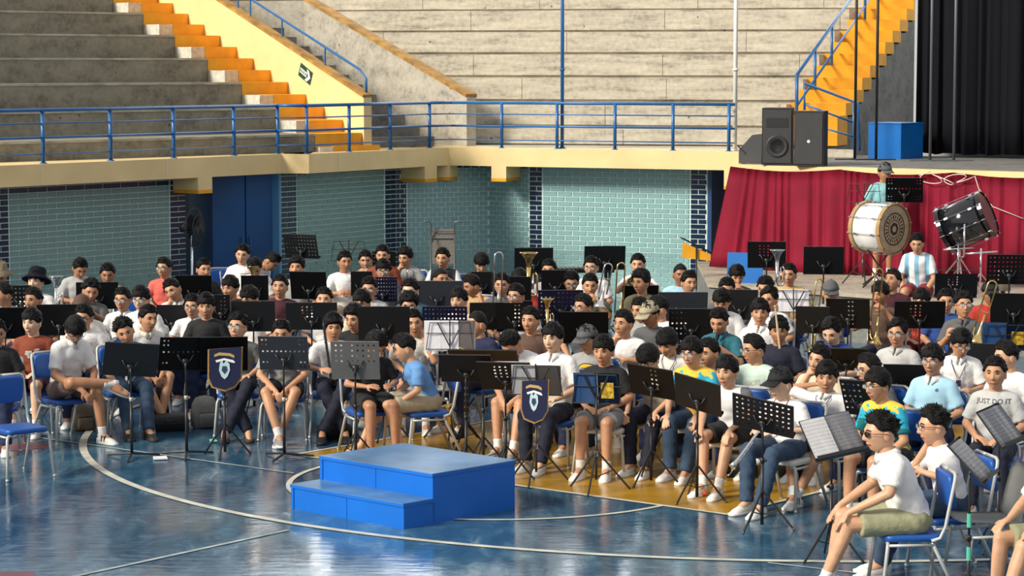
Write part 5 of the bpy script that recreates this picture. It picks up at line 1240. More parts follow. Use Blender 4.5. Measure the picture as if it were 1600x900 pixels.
# ------------------------------------------------------------------ music stands
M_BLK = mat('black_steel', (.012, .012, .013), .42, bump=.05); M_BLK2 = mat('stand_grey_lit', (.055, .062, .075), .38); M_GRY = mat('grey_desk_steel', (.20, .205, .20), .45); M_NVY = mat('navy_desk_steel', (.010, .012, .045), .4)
M_BRN = mat('dark_brown_steel', (.035, .026, .022), .42); M_WIRE = mat('black_wire', (.02, .02, .022), .35); M_KNOB = mat('brass_knob', (.55, .50, .38), .3, metal=.6)
M_PAPER = mat('sheet_paper', (.86, .85, .88), .7)
def sheet_mat():
    m = bpy.data.materials.new('printed_score'); m.use_nodes = True; nt = m.node_tree; b = nt.nodes['Principled BSDF']; b.inputs['Roughness'].default_value = .7
    tc = nt.nodes.new('ShaderNodeTexCoord'); sp = nt.nodes.new('ShaderNodeSeparateXYZ'); nt.links.new(tc.outputs['Object'], sp.inputs[0])
    z = sp.outputs[2]; fr_ = nd(nt, 'FRACT', nd(nt, 'MULTIPLY', z, 34)); band = nd(nt, 'LESS_THAN', fr_, .55)
    ln = nd(nt, 'GREATER_THAN', nd(nt, 'SINE', nd(nt, 'MULTIPLY', z, 1900)), .2)
    n = nt.nodes.new('ShaderNodeTexNoise'); n.inputs['Scale'].default_value = 160; nt.links.new(tc.outputs['Object'], n.inputs['Vector'])
    dots = nd(nt, 'GREATER_THAN', n.outputs['Fac'], .60)
    f = nd(nt, 'MULTIPLY', band, nd(nt, 'MINIMUM', 1, nd(nt, 'ADD', nd(nt, 'MULTIPLY', ln, .45), nd(nt, 'MULTIPLY', dots, .8))))
    mixc(nt, f, (.88, .87, .89), (.42, .42, .45), b.inputs['Base Color']); return m
M_SCORE = sheet_mat()
def holes_of(kind, w, h):
    H = []
    X = lambda i, n: -w/2+w*(i+.5)/n
    if kind == 'corners':
        for i in range(10): H.append((X(i, 10)*.92, .02))
        for sx in (-1, 1):
            for a in (.42, .34):
                for b in (.40, .27, -.27, -.40): H.append((sx*a*w, b*h))
    elif kind == 'grid9':
        for i in range(11):
            for j in range(4): H.append((X(i, 11)*.94, h*(.36-.22*j)))
    elif kind == 'grid5':
        for i in range(10):
            for j in range(6):
                if not (j > 3 and 3 <= i <= 6): H.append((X(i, 10)*.94, h*(.40-.15*j)))
    elif kind == 'left4':
        for i in range(4):
            for j in range(5): H.append((-w*.42+i*.045, h*(.38-.17*j)))
    elif kind == 'strip':
        for j in range(6):
            for i in range(2): H.append((w*.02+i*.04, h*(.40-.15*j)))
    elif kind == 'few':
        for j in range(4):
            for i in range(3): H.append((-w*.18+i*.05, h*(.34-.12*j)))
    elif kind == 'grey':
        for i in range(8):
            if i in (2,): continue
            for j in range(4): H.append((X(i, 8)*.9, h*(.40-.14*j)))
    return H
PLATES = {}
def plate_mesh(kind, w, h, m):
    k = (kind, round(w, 3), m.name)
    if k in PLATES: return PLATES[k]
    bm = B(); s = .0078; xs = {-w/2, w/2}; zs = {-h/2, h/2}; HL = holes_of(kind, w, h)
    for x, z in HL: xs |= {round(x-s, 5), round(x+s, 5)}; zs |= {round(z-s, 5), round(z+s, 5)}
    xs, zs = sorted(xs), sorted(zs); V = {}
    def v(i, j):
        if (i, j) not in V: V[(i, j)] = bm.verts.new((xs[i], 0, zs[j]))
        return V[(i, j)]
    for i in range(len(xs)-1):
        for j in range(len(zs)-1):
            cx, cz = (xs[i]+xs[i+1])/2, (zs[j]+zs[j+1])/2
            if any(abs(cx-x) < s and abs(cz-z) < s for x, z in HL): continue
            bm.faces.new((v(i, j), v(i+1, j), v(i+1, j+1), v(i, j+1)))
    bmesh.ops.solidify(bm, geom=bm.faces[:], thickness=.0025)
    PLATES[k] = mesh_from(bm, 'desk', m); return PLATES[k]
def get(k, fn):
    if k not in PLATES: PLATES[k] = fn()
    return PLATES[k]
def desk_trim(w, h, m):
    def f():
        bm = B(); t = .012
        box(bm, -w/2, 0, h/2-.003, w/2, t, h/2); box(bm, -w/2, 0, -h/2, -w/2+.003, t, h/2); box(bm, w/2-.003, 0, -h/2, w/2, t, h/2)
        bmesh.ops.remove_doubles(bm, verts=bm.verts, dist=.0001); return mesh_from(bm, 'rim', m)
    return get(('trim', w, m.name), f)
def desk_ledge(w, h, m):
    def f():
        bm = B(); box(bm, -w/2, 0, -h/2-.003, w/2, .055, -h/2); box(bm, -w/2, .052, -h/2, w/2, .055, -h/2+.022); return mesh_from(bm, 'ledge', m)
    return get(('ledge', w, m.name), f)
STANDS = []
def legs3(e, r=.26, hub=.30, flat=False, m=None, a0=.3):
    m = m or M_BLK
    for k in range(3):
        a = a0+k*2*PI/3; c, s_ = math.cos(a), math.sin(a)
        def f(k=k, c=c, s_=s_):
            bm = B()
            if flat: tube(bm, [(0, 0, .045), (c*.05, s_*.05, .04), (c*r, s_*r, .014)], .011, 6)
            else: tube(bm, [(c*.012, s_*.012, hub), (c*r, s_*r, .008)], .009, 6)
            ball(bm, (c*r, s_*r, .012), .012, 6, 4); return mesh_from(bm, 'leg', m)
        link('leg', get(('leg', k, r, hub, flat, m.name, a0), f), e)
        if not flat:
            def g(k=k, c=c, s_=s_): bm = B(); tube(bm, [(0, 0, .12), (c*r*.5, s_*r*.5, hub*.52)], .005, 5); return mesh_from(bm, 'strut', m)
            link('strut', get(('strut', k, r, hub, m.name, a0), g), e)
def clear(x, y):
    return min((Vector((x, y))-q-fwdv[i]*.22).length for i, q in enumerate(pos))
def find(px, py, z0, rng=.16):
    best = None
    for k in range(-8, 9):
        z = z0+rng*k/8; p = at(px, py, z); c = min(clear(p.x, p.y), .52)-abs(k)*.012
        if best is None or c > best[0]: best = (c, z, p)
    return best[1], best[2]
def place_stand(px, py, z0): 
    z, p = find(px, py, z0)
    return z, p
def stand(px, py, kind, yaw, tilt, label, w=.50, h=.34, m=None, z0=1.0, flat=False, sheets=0, roll=0, a0=.3, base=None, group='black music stands'):
    m = m or M_BLK; z, p = place_stand(px, py, z0)
    e = thing('music_stand', label, 'music stand', (p.x, p.y, 0), math.radians(yaw), group)
    D = Matrix.Translation((0, 0, z)) @ Matrix.Rotation(math.radians(tilt), 4, 'X') @ Matrix.Rotation(math.radians(roll), 4, 'Y')
    d = link('desk', plate_mesh(kind, w, h, m), e); d.matrix_local = D
    link('rim', desk_trim(w, h, m), d); link('ledge', desk_ledge(w, h, m), d)
    def br():
        bm = B(); tube(bm, [(-.075, -.004, .035), (-.045, -.018, -.02), (0, -.03, -.045), (.045, -.018, -.02), (.075, -.004, .035)], .007, 6); cbox(bm, (0, -.015, -.03), (.05, .03, .05)); tube(bm, [(0, -.02, -.03), (0, -.035, -.10)], .012, 8); return mesh_from(bm, 'bracket', M_BLK, True)
    q = link('bracket', get(('br',), br), d); q.location = (0, 0, -.04)
    zt = z-.10
    def pl(): bm = B(); tube(bm, [(0, 0, .04), (0, 0, .55)], .014, 8); return mesh_from(bm, 'lower_pole', M_BLK, True)
    link('lower_pole', get(('lp',), pl), e)
    bm = B(); tube(bm, [(0, .0, .5), (0, 0, zt-.03), (0, -.028*math.cos(math.radians(tilt))+.02, zt+.02)], .0085, 8); link('upper_pole', mesh_from(bm, 'upper_pole', M_BLK, True), e)
    def kb(): bm = B(); lathe(bm, [(.019, .53), (.019, .57)], 10); ball(bm, (.028, 0, .55), .012, 8, 5); return mesh_from(bm, 'clamp', M_KNOB if flat else M_BLK, True)
    link('clamp', get(('kb', flat), kb), e)
    legs3(e, .27 if flat else .25, .30, flat, a0=a0)
    STANDS.append((e, D, z)); return e, D
def sheets_on(e, D, label, kind='score', w=.44, h=.30, spread=2, dy=.008, cat='sheet music', colour=None, yoff=0.0):
    W = Matrix.Translation(e.location) @ Matrix.Rotation(e.rotation_euler.z, 4, 'Z') @ D
    t = thing('sheet_music', label, cat, (0, 0, 0)); t.matrix_world = W @ Matrix.Translation((0, dy, yoff)); m = colour or (M_SCORE if kind == 'score' else M_PAPER)
    for k in range(spread):
        x0 = -w/2+w/spread*k; x1 = x0+w/spread-.002; bm = B(); G = []
        for i in range(7):
            u = i/6; x = x0+(x1-x0)*u; yy = .006*math.sin(PI*u)+.002
            G.append([bm.verts.new((x, yy, z)) for z in (-h/2, h/2)])
        for a, b in zip(G, G[1:]): bm.faces.new((a[0], b[0], b[1], a[1]))
        bmesh.ops.solidify(bm, geom=bm.faces[:], thickness=.0012); obj('page', bm, m, t, True)
    return t
def wire_stand(px, py, yaw, tilt, label, z0=.95, w=.46, h=.26, a0=.5, m=None):
    m = m or M_WIRE; z, p = place_stand(px, py, z0); e = thing('folding_stand', label, 'music stand', (p.x, p.y, 0), math.radians(yaw), 'folding wire music stands')
    D = Matrix.Translation((0, 0, z)) @ Matrix.Rotation(math.radians(tilt), 4, 'X')
    for i, (a, b) in enumerate((((-w/2, 0, -h/2), (w/2, 0, -h/2)), ((-w/2, 0, h*.1), (w/2, 0, h*.1)), ((-w*.42, 0, h/2), (w*.42, 0, h/2)), ((-w/2, 0, -h/2), (-w*.42, 0, h/2)), ((w/2, 0, -h/2), (w*.42, 0, h/2)), ((0, -.004, -h*.6), (0, -.004, h*.6)), ((0, -.006, -h*.4), (-w*.26, -.006, h*.5)), ((0, -.008, -h*.4), (w*.26, -.008, h*.5)))):
        bm = B(); tube(bm, [a, b], .0045 if i < 5 else .007, 6); o = obj('desk_wire', bm, m, e); o.matrix_local = D
    bm = B(); tube(bm, [(0, 0, .10), (0, 0, .55)], .011, 8); obj('lower_pole', bm, m, e, True); bm = B(); tube(bm, [(0, 0, .5), (0, 0, z-.06)], .007, 8); obj('upper_pole', bm, m, e, True)
    bm = B(); lathe(bm, [(.017, .30), (.017, .345)], 8); obj('clamp', bm, M_KNOB, e)
    legs3(e, .30, .34, False, m, a0); STANDS.append((e, D, z)); return e, D
E_, D_ = stand(204, 562, 'none', 14, 22, 'solid black music stand, leftmost of the front row', roll=5, flat=True, z0=.92)
stand(290, 553, 'corners', 18, 20, 'black music stand with rows of white-lit holes beside clogs', roll=2, flat=True, z0=.96)
Eb, Db = stand(350, 553, 'none', 8, 18, 'black music stand carrying the crested banner at left', z0=.96, w=.44)
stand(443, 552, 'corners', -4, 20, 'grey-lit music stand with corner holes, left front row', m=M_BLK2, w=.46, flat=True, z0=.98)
stand(555, 563, 'grey', -3, 14, 'pale grey perforated music stand with a black claw bracket', m=M_GRY, w=.44, h=.36, z0=.95)
Ew, Dw = wire_stand(703, 525, 0, 2, 'folding wire stand behind a wide white score', z0=1.02)
sheets_on(Ew, Dw, 'wide white pages spread open on a wire stand', 'plain', .50, .30, 3)
stand(695, 495, 'grid9', -2, 12, 'navy music stand with eleven columns of small holes', m=M_NVY, w=.46, h=.22, z0=1.02)
ea, da_ = stand(728, 576, 'none', -6, 40, 'black folding stand with flat desk right of the grey shell chair', m=M_BRN, w=.46, h=.34, z0=.98)
eb, db_ = stand(790, 588, 'few', -12, 42, 'dark brown stand left of the white banner stand', m=M_BRN, w=.48, h=.36, z0=.92)
ec, dc_ = stand(755, 556, 'none', -5, 62, 'nearly flat black desk holding a white sheet, centre', w=.62, h=.26, z0=1.04)
sheets_on(ec, dc_, 'white paper lying on the nearly flat black desk', 'plain', .3, .16, 1)
ed, dd_ = wire_stand(838, 595, -12, 12, 'wire stand with grey-backed score and lion crest banner', z0=.90)
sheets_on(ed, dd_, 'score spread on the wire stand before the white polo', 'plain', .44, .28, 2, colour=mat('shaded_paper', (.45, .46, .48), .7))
ee, de_ = wire_stand(932, 608, -14, 12, 'wire stand holding a blue covered song book', z0=.88, w=.42)
M_BOOKB = mat('blue_book_cover', (.015, .075, .22), .4)
bk = sheets_on(ee, de_, 'blue song book with yellow picture leaning on a wire stand', 'plain', .40, .28, 2, dy=.006, cat='book', colour=M_BOOKB)
bm = B(); box(bm, .04, -.010, -.08, .15, -.004, .06); o = obj('cover_picture', bm, mat('yellow_picture', (.62, .40, .03), .5, var=.7, scale=30), bk)
bm = B(); box(bm, -.002, -.006, -.14, .012, -.001, .14); obj('spine_strip', bm, M_PAPER, bk)
stand(1018, 597, 'strip', -28, 34, 'black stand with a bright slot, before the cream shirt', w=.42, z0=.90, roll=8)
stand(1090, 617, 'none', -34, 30, 'solid black stand between turquoise shirt and raglan tee', w=.42, z0=.90, roll=14, m=M_BRN)
stand(1192, 650, 'grid5', -28, 34, 'big dark brown perforated stand before the black cap', w=.50, m=M_BRN, z0=.90, roll=12)
ef, df_ = stand(1300, 682, 'none', 180+16, 36, 'black stand carrying an open printed score, right front', w=.42, z0=.92, roll=10)
sheets_on(ef, df_, 'open printed score facing the viewer on a black stand', 'score', .42, .31, 2, dy=.008, yoff=.01)
eg, dg_ = stand(1562, 666, 'none', 180+36, 38, 'black stand with tilted printed sheet at right edge', w=.28, z0=.94, roll=12)
sheets_on(eg, dg_, 'tilted printed sheet on the stand near the right edge', 'score', .28, .31, 1, dy=.008)
eh, dh_ = stand(1516, 720, 'none', 180+60, 44, 'black stand with green taped pole, lower right', w=.28, z0=1.02, roll=6)
sheets_on(eh, dh_, 'narrow printed sheet seen edgewise on the green taped stand', 'score', .28, .31, 1, dy=.008)
bm = B()
for z_ in (.40, .62): tube(bm, [(0, 0, z_), (0, 0, z_+.09)], .016, 8); 
o = obj('green_tape', bm, mat('green_tape', (.08, .45, .30), .5), eh); o['label'] = 'green tape'; o['kind'] = 'stuff'
stand(1325, 490, 'strip', -12, 18, 'black stand with a bright slot before the dark cap', z0=1.0, w=.46)
stand(1437, 492, 'few', 0, 14, 'black stand with a cluster of bright holes, right half', z0=1.0, w=.54, h=.30)
stand(1414, 598, 'none', -10, 16, 'solid black desk between the light blue polo and tie-dye', z0=.92, w=.38)
stand(1345, 622, 'left4', -30, 28, 'perforated black desk behind the tie-dye shirt', z0=.88, w=.32)
ei, di_ = stand(1322, 562, 'none', -10, 48, 'dark desk with white papers left of the profile glasses', z0=.95, w=.40)
sheets_on(ei, di_, 'white papers and blue folder on a dark desk', 'plain', .34, .2, 1, colour=M_PAPER)
ej, dj_ = wire_stand(1572, 527, -8, 18, 'wire stand with blue book at the right edge', z0=.98)
bk = sheets_on(ej, dj_, 'blue covered book with yellow picture at the right edge', 'plain', .46, .30, 2, cat='book', colour=M_BOOKB)
bm = B(); box(bm, .05, -.010, -.08, .17, -.004, .06); obj('cover_picture', bm, MATS['yellow_picture'], bk)
stand(1584, 482, 'none', -14, 16, 'solid black desk at the right edge by the trombone', z0=1.0, w=.50)
stand(1494, 444, 'few', -4, 14, 'black desk with bright holes below the striped jersey', z0=1.05, w=.50, h=.26)
for (px, py, kd, yw, tl, w_, z_, lb) in (
    (1198, 398, 'few', -6, 16, .46, 1.45, 'tall black perforated stand before the red cloth, left one'), (1287, 407, 'none', -4, 16, .46, 1.40, 'solid black stand before the red cloth'),
    (1577, 421, 'grid5', -4, 12, .48, 1.40, 'perforated black stand before the red cloth at far right'),
    (1156, 476, 'none', -10, 12, .40, 1.0, 'black desk between teal polo and white polo'), (1067, 479, 'none', 2, 14, .54, 1.0, 'solid charcoal desk before the open collared white shirt'),
    (1080, 507, 'left4', 0, 12, .46, .98, 'black desk with bright holes left of the teal polo'), (1000, 468, 'none', 6, 14, .42, 1.0, 'black desk below the olive curly haired player'),
    (945, 403, 'none', 4, 14, .54, 1.12, 'wide curved black desk before the pale tiles'), (834, 407, 'none', 2, 12, .50, 1.12, 'solid black desk before the dark tile column'),
    (868, 441, 'none', -2, 12, .34, 1.02, 'small black desk left of the maroon shirt with glasses'), (876, 476, 'grid5', 2, 10, .50, 1.0, 'navy desk with a full grid of holes, centre'),
    (800, 454, 'none', -4, 16, .44, 1.02, 'black desk left of the white tee with glasses'), (804, 494, 'strip', 0, 14, .38, 1.0, 'black desk with bright slot before brown tee'),
    (760, 494, 'none', 8, 14, .36, 1.0, 'black desk right of the eleven column desk'), (752, 443, 'none', 0, 10, .24, 1.05, 'narrow black desk under the bowed black haired player'),
    (682, 461, 'none', 0, 10, .60, 1.02, 'extra wide charcoal desk, centre left'), (600, 410, 'left4', 0, 10, .30, 1.08, 'small pierced desk left of the tile corner'),
    (598, 452, 'grid5', 0, 10, .34, 1.0, 'navy perforated desk, left of the green top'), (600, 505, 'none', 0, 14, .50, .98, 'solid black desk behind the child in blue'),
    (482, 446, 'none', -10, 14, .44, 1.04, 'tilted black desk beside the small smiling child'), (487, 494, 'few', 0, 14, .54, 1.0, 'black desk with holes, right of maroon tee'),
    (470, 385, 'grid5', -22, 16, .48, 1.25, 'tall perforated black desk before the blue door edge'), (396, 494, 'none', 0, 14, .46, .98, 'black desk left of maroon tee'),
    (398, 449, 'none', 4, 16, .32, 1.04, 'black desk under the head-down white shirt'), (345, 481, 'strip', 4, 12, .20, 1.0, 'small pierced desk beside the black sweater'),
    (269, 497, 'none', 0, 12, .34, 1.0, 'black desk between two white polos, left'), (303, 452, 'none', 0, 14, .42, 1.06, 'black desk before the black tee by the door'),
    (152, 462, 'none', 8, 16, .48, 1.04, 'black desk before the bowed grey tee'), (92, 500, 'none', 6, 16, .44, .98, 'black desk right of the rust sweatshirt'),
    (8, 505, 'none', 6, 14, .40, .98, 'black desk at the far left edge'), (33, 466, 'left4', 4, 12, .24, 1.02, 'pierced desk at left edge near the bucket hat'),
    (912, 512, 'none', -4, 16, .50, .98, 'black desk behind the grey cap with oval print'), (1052, 560, 'left4', -40, 20, .26, .92, 'small pierced desk left of the turquoise shirt'),
    (565, 443, 'none', 0, 10, .26, 1.02, 'small black desk before the trumpet player at centre left'), (1270, 500, 'none', -14, 16, .36, .96, 'black desk left of the dark blue reader'),
    (1530, 560, 'none', -16, 18, .34, .92, 'black desk between laughing white polo and grey tee')):
    stand(px, py, kd, yw, tl, lb, w=w_, h=.30 if w_ < .4 else .33, z0=z_, m=M_NVY if 'navy' in lb else (M_BLK2 if 'charcoal' in lb else None))
# stands by the standing drummer, on the platform
def fixed_stand(px, py, z, Yd, lb, wire):
    p = depth(px, py, Yd); global find
    old = find
    find = lambda *a, **k: (p.z-ZP, Vector((p.x, p.y, 0)))
    if wire: e, D = wire_stand(px, py, 0, 12, lb)
    else: e, D = stand(px, py, 'corners', -8, 12, lb, w=.50, m=M_BLK)
    e.location.z = ZP; find = old
fixed_stand(1350, 302, 1.5, 33.9, 'empty wire stand above the white bass drum', True)
fixed_stand(1413, 297, 1.5, 33.7, 'black perforated stand beside the standing light blue tee', False)
ek, dk_ = wire_stand(1240, 471, -10, 18, 'wire stand with white sheets before the tan tee', z0=1.0); sheets_on(ek, dk_, 'white sheets on the wire stand before the tan tee', 'plain', .34, .28, 1)
wire_stand(545, 392, 6, 12, 'empty wire stand behind the folded-arms white tee', z0=1.22)
# ------------------------------------------------------------------ crested banners hanging from two stands
def banner(W, label):
    t = thing('banner', label, 'banner', (0, 0, 0)); t.matrix_world = W
    out = [(-.15, .15), (.17, .17), (.16, -.12), (.10, -.20), (-.0, -.235), (-.12, -.20), (-.155, -.12)]
    def ply(name, pts, y0, y1, m):
        bm = B(); n = len(pts); a = [bm.verts.new((x, y0, z)) for x, z in pts]; b = [bm.verts.new((x, y1, z)) for x, z in pts]
        bm.faces.new(a); bm.faces.new(b[::-1])
        for i in range(n): bm.faces.new((a[i], b[i], b[(i+1) % n], a[(i+1) % n]))
        obj(name, bm, m, t)
    ply('gold_fringe', [(x*1.10, z*1.08 if z < 0 else z) for x, z in out], .004, .008, mat('gold_fringe', (.46, .27, .07), .8, var=.4, scale=60))
    ply('field', out, -.004, .003, mat('navy_velvet', (.008, .012, .05), .9))
    ply('scroll', [(-.10, .10), (-.05, .12), (.06, .11), (.10, .09), (.10, .065), (.05, .085), (-.05, .092), (-.10, .078)], -.008, -.004, mat('gold_print', (.50, .34, .10), .7))
    ply('ribbon', [(-.09, .045), (.0, .065), (.09, .045), (.11, .02), (.085, .02), (0, .045), (-.08, .025)], -.008, -.004, M_PAPER)
    ply('animal_head', [(-.045, .02), (-.02, .045), (-.01, .01), (.02, .045), (.05, .01), (.055, -.05), (.03, -.11), (0, -.135), (-.03, -.11), (-.055, -.05)], -.009, -.004, mat('pale_blue_print', (.50, .66, .70), .7))
    ply('mane', [(-.02, -.01), (.02, -.01), (.03, -.05), (.0, -.085), (-.03, -.05)], -.012, -.009, mat('dark_print', (.02, .05, .10), .7))
    return t
def on_stand(e, D, dy, dz): return Matrix.Translation(e.location) @ Matrix.Rotation(e.rotation_euler.z, 4, 'Z') @ Matrix.Translation((D.translation.x, D.translation.y+dy, D.translation.z+dz))
banner(on_stand(Eb, Db, -.11, -.09) @ Matrix.Diagonal((.92, 1, .98, 1)), 'navy banner with gold fringe and pale crest, left front')
banner(on_stand(ed, dd_, -.10, -.13) @ Matrix.Diagonal((.70, 1, .92, 1)), 'navy banner with gold fringe and pale crest, centre front')
# ------------------------------------------------------------------ instruments
M_BRASS = mat('polished_brass', (.78, .56, .20), .20, metal=1.0); M_SILV = mat('silver_plate', (.75, .74, .70), .18, metal=1.0); M_EBON = mat('ebony', (.012, .011, .011), .3)
def W_head(e, Mh):
    R = Mh.to_3x3().normalized().to_4x4(); return Matrix.Translation(e.location) @ Matrix.Rotation(e.rotation_euler.z, 4, 'Z') @ Matrix.Translation(Mh.translation) @ R
def trumpet(W, label, m):
    t = thing('trumpet', label, 'trumpet'); t.matrix_world = W; bm = B()
    tube(bm, [(0, 0, 0), (0, -.12, 0), (0, -.24, -.0)], .006, 8); tube(bm, [(0, -.10, 0), (0, -.36, 0), (0, -.40, -.02), (0, -.40, -.06), (0, -.36, -.08), (0, -.10, -.08), (0, -.06, -.06), (0, -.06, -.02), (0, -.10, 0)], .006, 8); obj('tubing', bm, m, t, True)
    bm = B(); lathe(bm, [(.006, 0), (.008, .10), (.014, .17), (.030, .215), (.060, .235), (.058, .236), (.026, .215)], 18, aim((0, -.26, 0), (0, -1, 0))); obj('bell', bm, m, t, True)
    for k in range(3): bm = B(); lathe(bm, [(.009, -.11), (.009, .03), (.004, .03), (.004, .05), (.008, .052)], 10, Matrix.Translation((0, -.20-.026*k, 0))); obj('valve', bm, M_SILV, t, True)
    bm = B(); lathe(bm, [(.006, 0), (.012, -.02)], 10, aim((0, .005, 0), (0, -1, 0))); obj('mouthpiece', bm, M_SILV, t, True)
def clarinet(W, label, m=None, n=.60):
    t = thing('clarinet', label, 'clarinet'); t.matrix_world = W
    bm = B(); lathe(bm, [(.005, 0), (.010, .06), (.0125, .08), (.0125, n-.1), (.018, n-.05), (.034, n), (.028, n)], 12); obj('body_tube', bm, m or M_EBON, t, True)
    for k in range(7): bm = B(); ball(bm, (0, -.014, .16+.055*k), .010, 8, 4, s=(1, .5, 1)); obj('key', bm, M_SILV, t)
    bm = B(); tube(bm, [(.010, -.014, .14), (.012, -.016, .5)], .003, 5); obj('key_rod', bm, M_SILV, t)
def trombone(p, tilt, yaw, label, m=None, L=.80):
    m = m or M_BRASS; t = thing('trombone', label, 'trombone', p); t.rotation_euler = (0, math.radians(tilt), math.radians(yaw))
    pts = [(-.045, 0, -.05), (-.045, 0, L-.05)]+[(-.045*math.cos(a), 0, L-.05+.045*math.sin(a)) for a in [PI*k/6 for k in range(1, 6)]]+[(.045, 0, L-.05), (.045, 0, -.05)]
    bm = B(); tube(bm, pts, .0085, 8); obj('slide', bm, m, t, True); bm = B(); tube(bm, [(-.045, 0, .12), (.045, 0, .12)], .006, 6); obj('brace', bm, m, t)
    bm = B(); tube(bm, [(-.045, 0, -.05), (-.045, -.02, -.12), (-.03, -.05, -.16), (0, -.07, -.12), (.0, -.07, .10)], .008, 8); obj('tuning_bow', bm, m, t, True)
    bm = B(); lathe(bm, [(.008, 0), (.012, .12), (.02, .20), (.045, .26), (.095, .30), (.092, .302), (.04, .262)], 20, aim((0, -.07, .10), (0, -.07, -1))); obj('bell', bm, m, t, True)
ntr = {'clarinet': 0}
for e, Mh, p, t in CROWD:
    lb = p[16]; short = ' '.join(lb.split()[2:9])
    if p[6] == 'trumpet': trumpet(W_head(e, Mh) @ Matrix.Translation((0, -.118, -.068)) @ Matrix.Rotation(math.radians(6), 4, 'X'), 'trumpet played by the person '+' '.join(lb.replace('person ', '').split()[:9]), M_SILV if p[0] in (571, 1195) else M_BRASS)
    if p[6] == 'clarinet':
        W = W_head(e, Mh) @ Matrix.Translation((0, -.112, -.068)); mth = W.translation
        end = Matrix.Translation(e.location) @ Matrix.Rotation(e.rotation_euler.z, 4, 'Z') @ Vector((0, -.36, warp_z(.60, t)))
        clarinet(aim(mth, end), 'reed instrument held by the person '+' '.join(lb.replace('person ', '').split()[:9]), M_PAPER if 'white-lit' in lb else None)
def at_z(px, py, near):
    """point at the same distance as a person, found from that person's place"""
    i = min(range(len(PEOPLE)), key=lambda k: abs(PEOPLE[k][0]-near[0])+abs(PEOPLE[k][1]-near[1])); q = pos[i]
    return depth(px, py, q.y-.34)
for (px, py, near, tl, yw, m, L, lb) in ((967, 482, (922, 427), 3, 10, M_BRASS, .52, 'upright gold trombone slide left of the olive curly haired player'), (943, 452, (922, 427), 12, 0, M_SILV, .30, 'silver trombone slide beside the olive player, centre back'),
        (777, 466, (784, 426), 2, 10, M_SILV, .52, 'silver trombone slide standing beside the half hidden player'), (1268, 522, (1298, 438), 10, 30, M_BRASS, .62, 'gold trombone with bell down left of the dark cap'),
        (1366, 508, (1376, 440), 5, 20, M_BRASS, .62, 'tall shiny trombone before the grey-brown tee'), (1532, 505, (1505, 457), 16, 0, M_BRASS, .46, 'trombone tuning bow raised beside the dark glasses shirt'), (640, 450, (633, 387), 4, 10, M_SILV, .26, 'silver horn tubing beside the grey shirt at tile corner')):
    trombone(at_z(px, py, near), tl, yw, lb, m, L)
def horn(p, label, m=M_BRASS, s=1.0):
    t = thing('horn', label, 'horn', p); t.scale = (s, s, s); bm = B()
    tube(bm, [(.0, 0, .30), (.0, 0, .0), (.02, 0, -.05), (.07, 0, -.06), (.10, 0, -.02), (.10, 0, .18), (.08, 0, .22), (.05, 0, .20), (.05, 0, .02)], [.030, .018, .014, .012, .011, .010, .009, .009, .009], 8); obj('tubing', bm, m, t, True)
    bm = B(); lathe(bm, [(.028, .28), (.040, .36), (.075, .42), (.11, .45), (.107, .452), (.07, .42)], 20); obj('bell', bm, m, t, True)
    for k in range(3): bm = B(); lathe(bm, [(.012, .03), (.012, .15), (.005, .15), (.005, .17)], 10, Matrix.Translation((.05+.0*k, -.02-.028*k, 0))); obj('valve', bm, M_SILV, t, True)
horn(at_z(826, 455, (812, 421)), 'upright brass horn beside the red top'); horn(at_z(1214, 440, (1195, 431)), 'silver horn bell up left of the tan tee', M_SILV, .8); horn(at_z(88, 480, (57, 422)), 'pale brass horn beside the bucket hat', M_SILV, .8)
horn(at_z(855, 510, (830, 479)), 'small brass horn right of the brown tee', M_BRASS, .6); horn(at_z(1423, 520, (1440, 451)), 'brass horn on the lap near the pale grey polo', M_BRASS, .6); horn(at_z(395, 455, (398, 404)), 'brass horn by the head-down white shirt', M_BRASS, .7)
horn(at_z(195, 612, (188, 498))+Vector((0, .1, -.0)), 'small shiny horn in the hands of the teal shirt', M_SILV, .5)
# flute, drumstick, clarinet of front row
p = at_z(1190, 668, (1220, 574)); clarinet(aim(p, p+Vector((-.20, -.12, -.24))), 'silver flute on the lap of the black cap', M_SILV, .42)
p = at_z(1215, 512, (1217, 494))+Vector((0, .02, 0)); t = thing('drumstick', 'pale wooden drumstick held up by the navy tee', 'drumstick', p); bm = B(); lathe(bm, [(.004, .20), (.007, .17), (.010, .0), (.010, -.20)], 8); obj('shaft', bm, mat('pale_wood', (.62, .48, .30), .5), t); bm = B(); ball(bm, (0, 0, .20), .011, 8, 6); obj('tip', bm, MATS['pale_wood'], t, True)
t.rotation_euler = (0, -.12, 0)
e0 = [c for c in CROWD if c[2][0] == 520][0]; W0 = Matrix.Translation(e0[0].location) @ Matrix.Rotation(e0[0].rotation_euler.z, 4, 'Z'); clarinet(aim(W0 @ Vector((-.10, -.28, 1.16)), W0 @ Vector((-.02, -.34, .56))), 'black clarinet held upright before the white tee', None, .62)
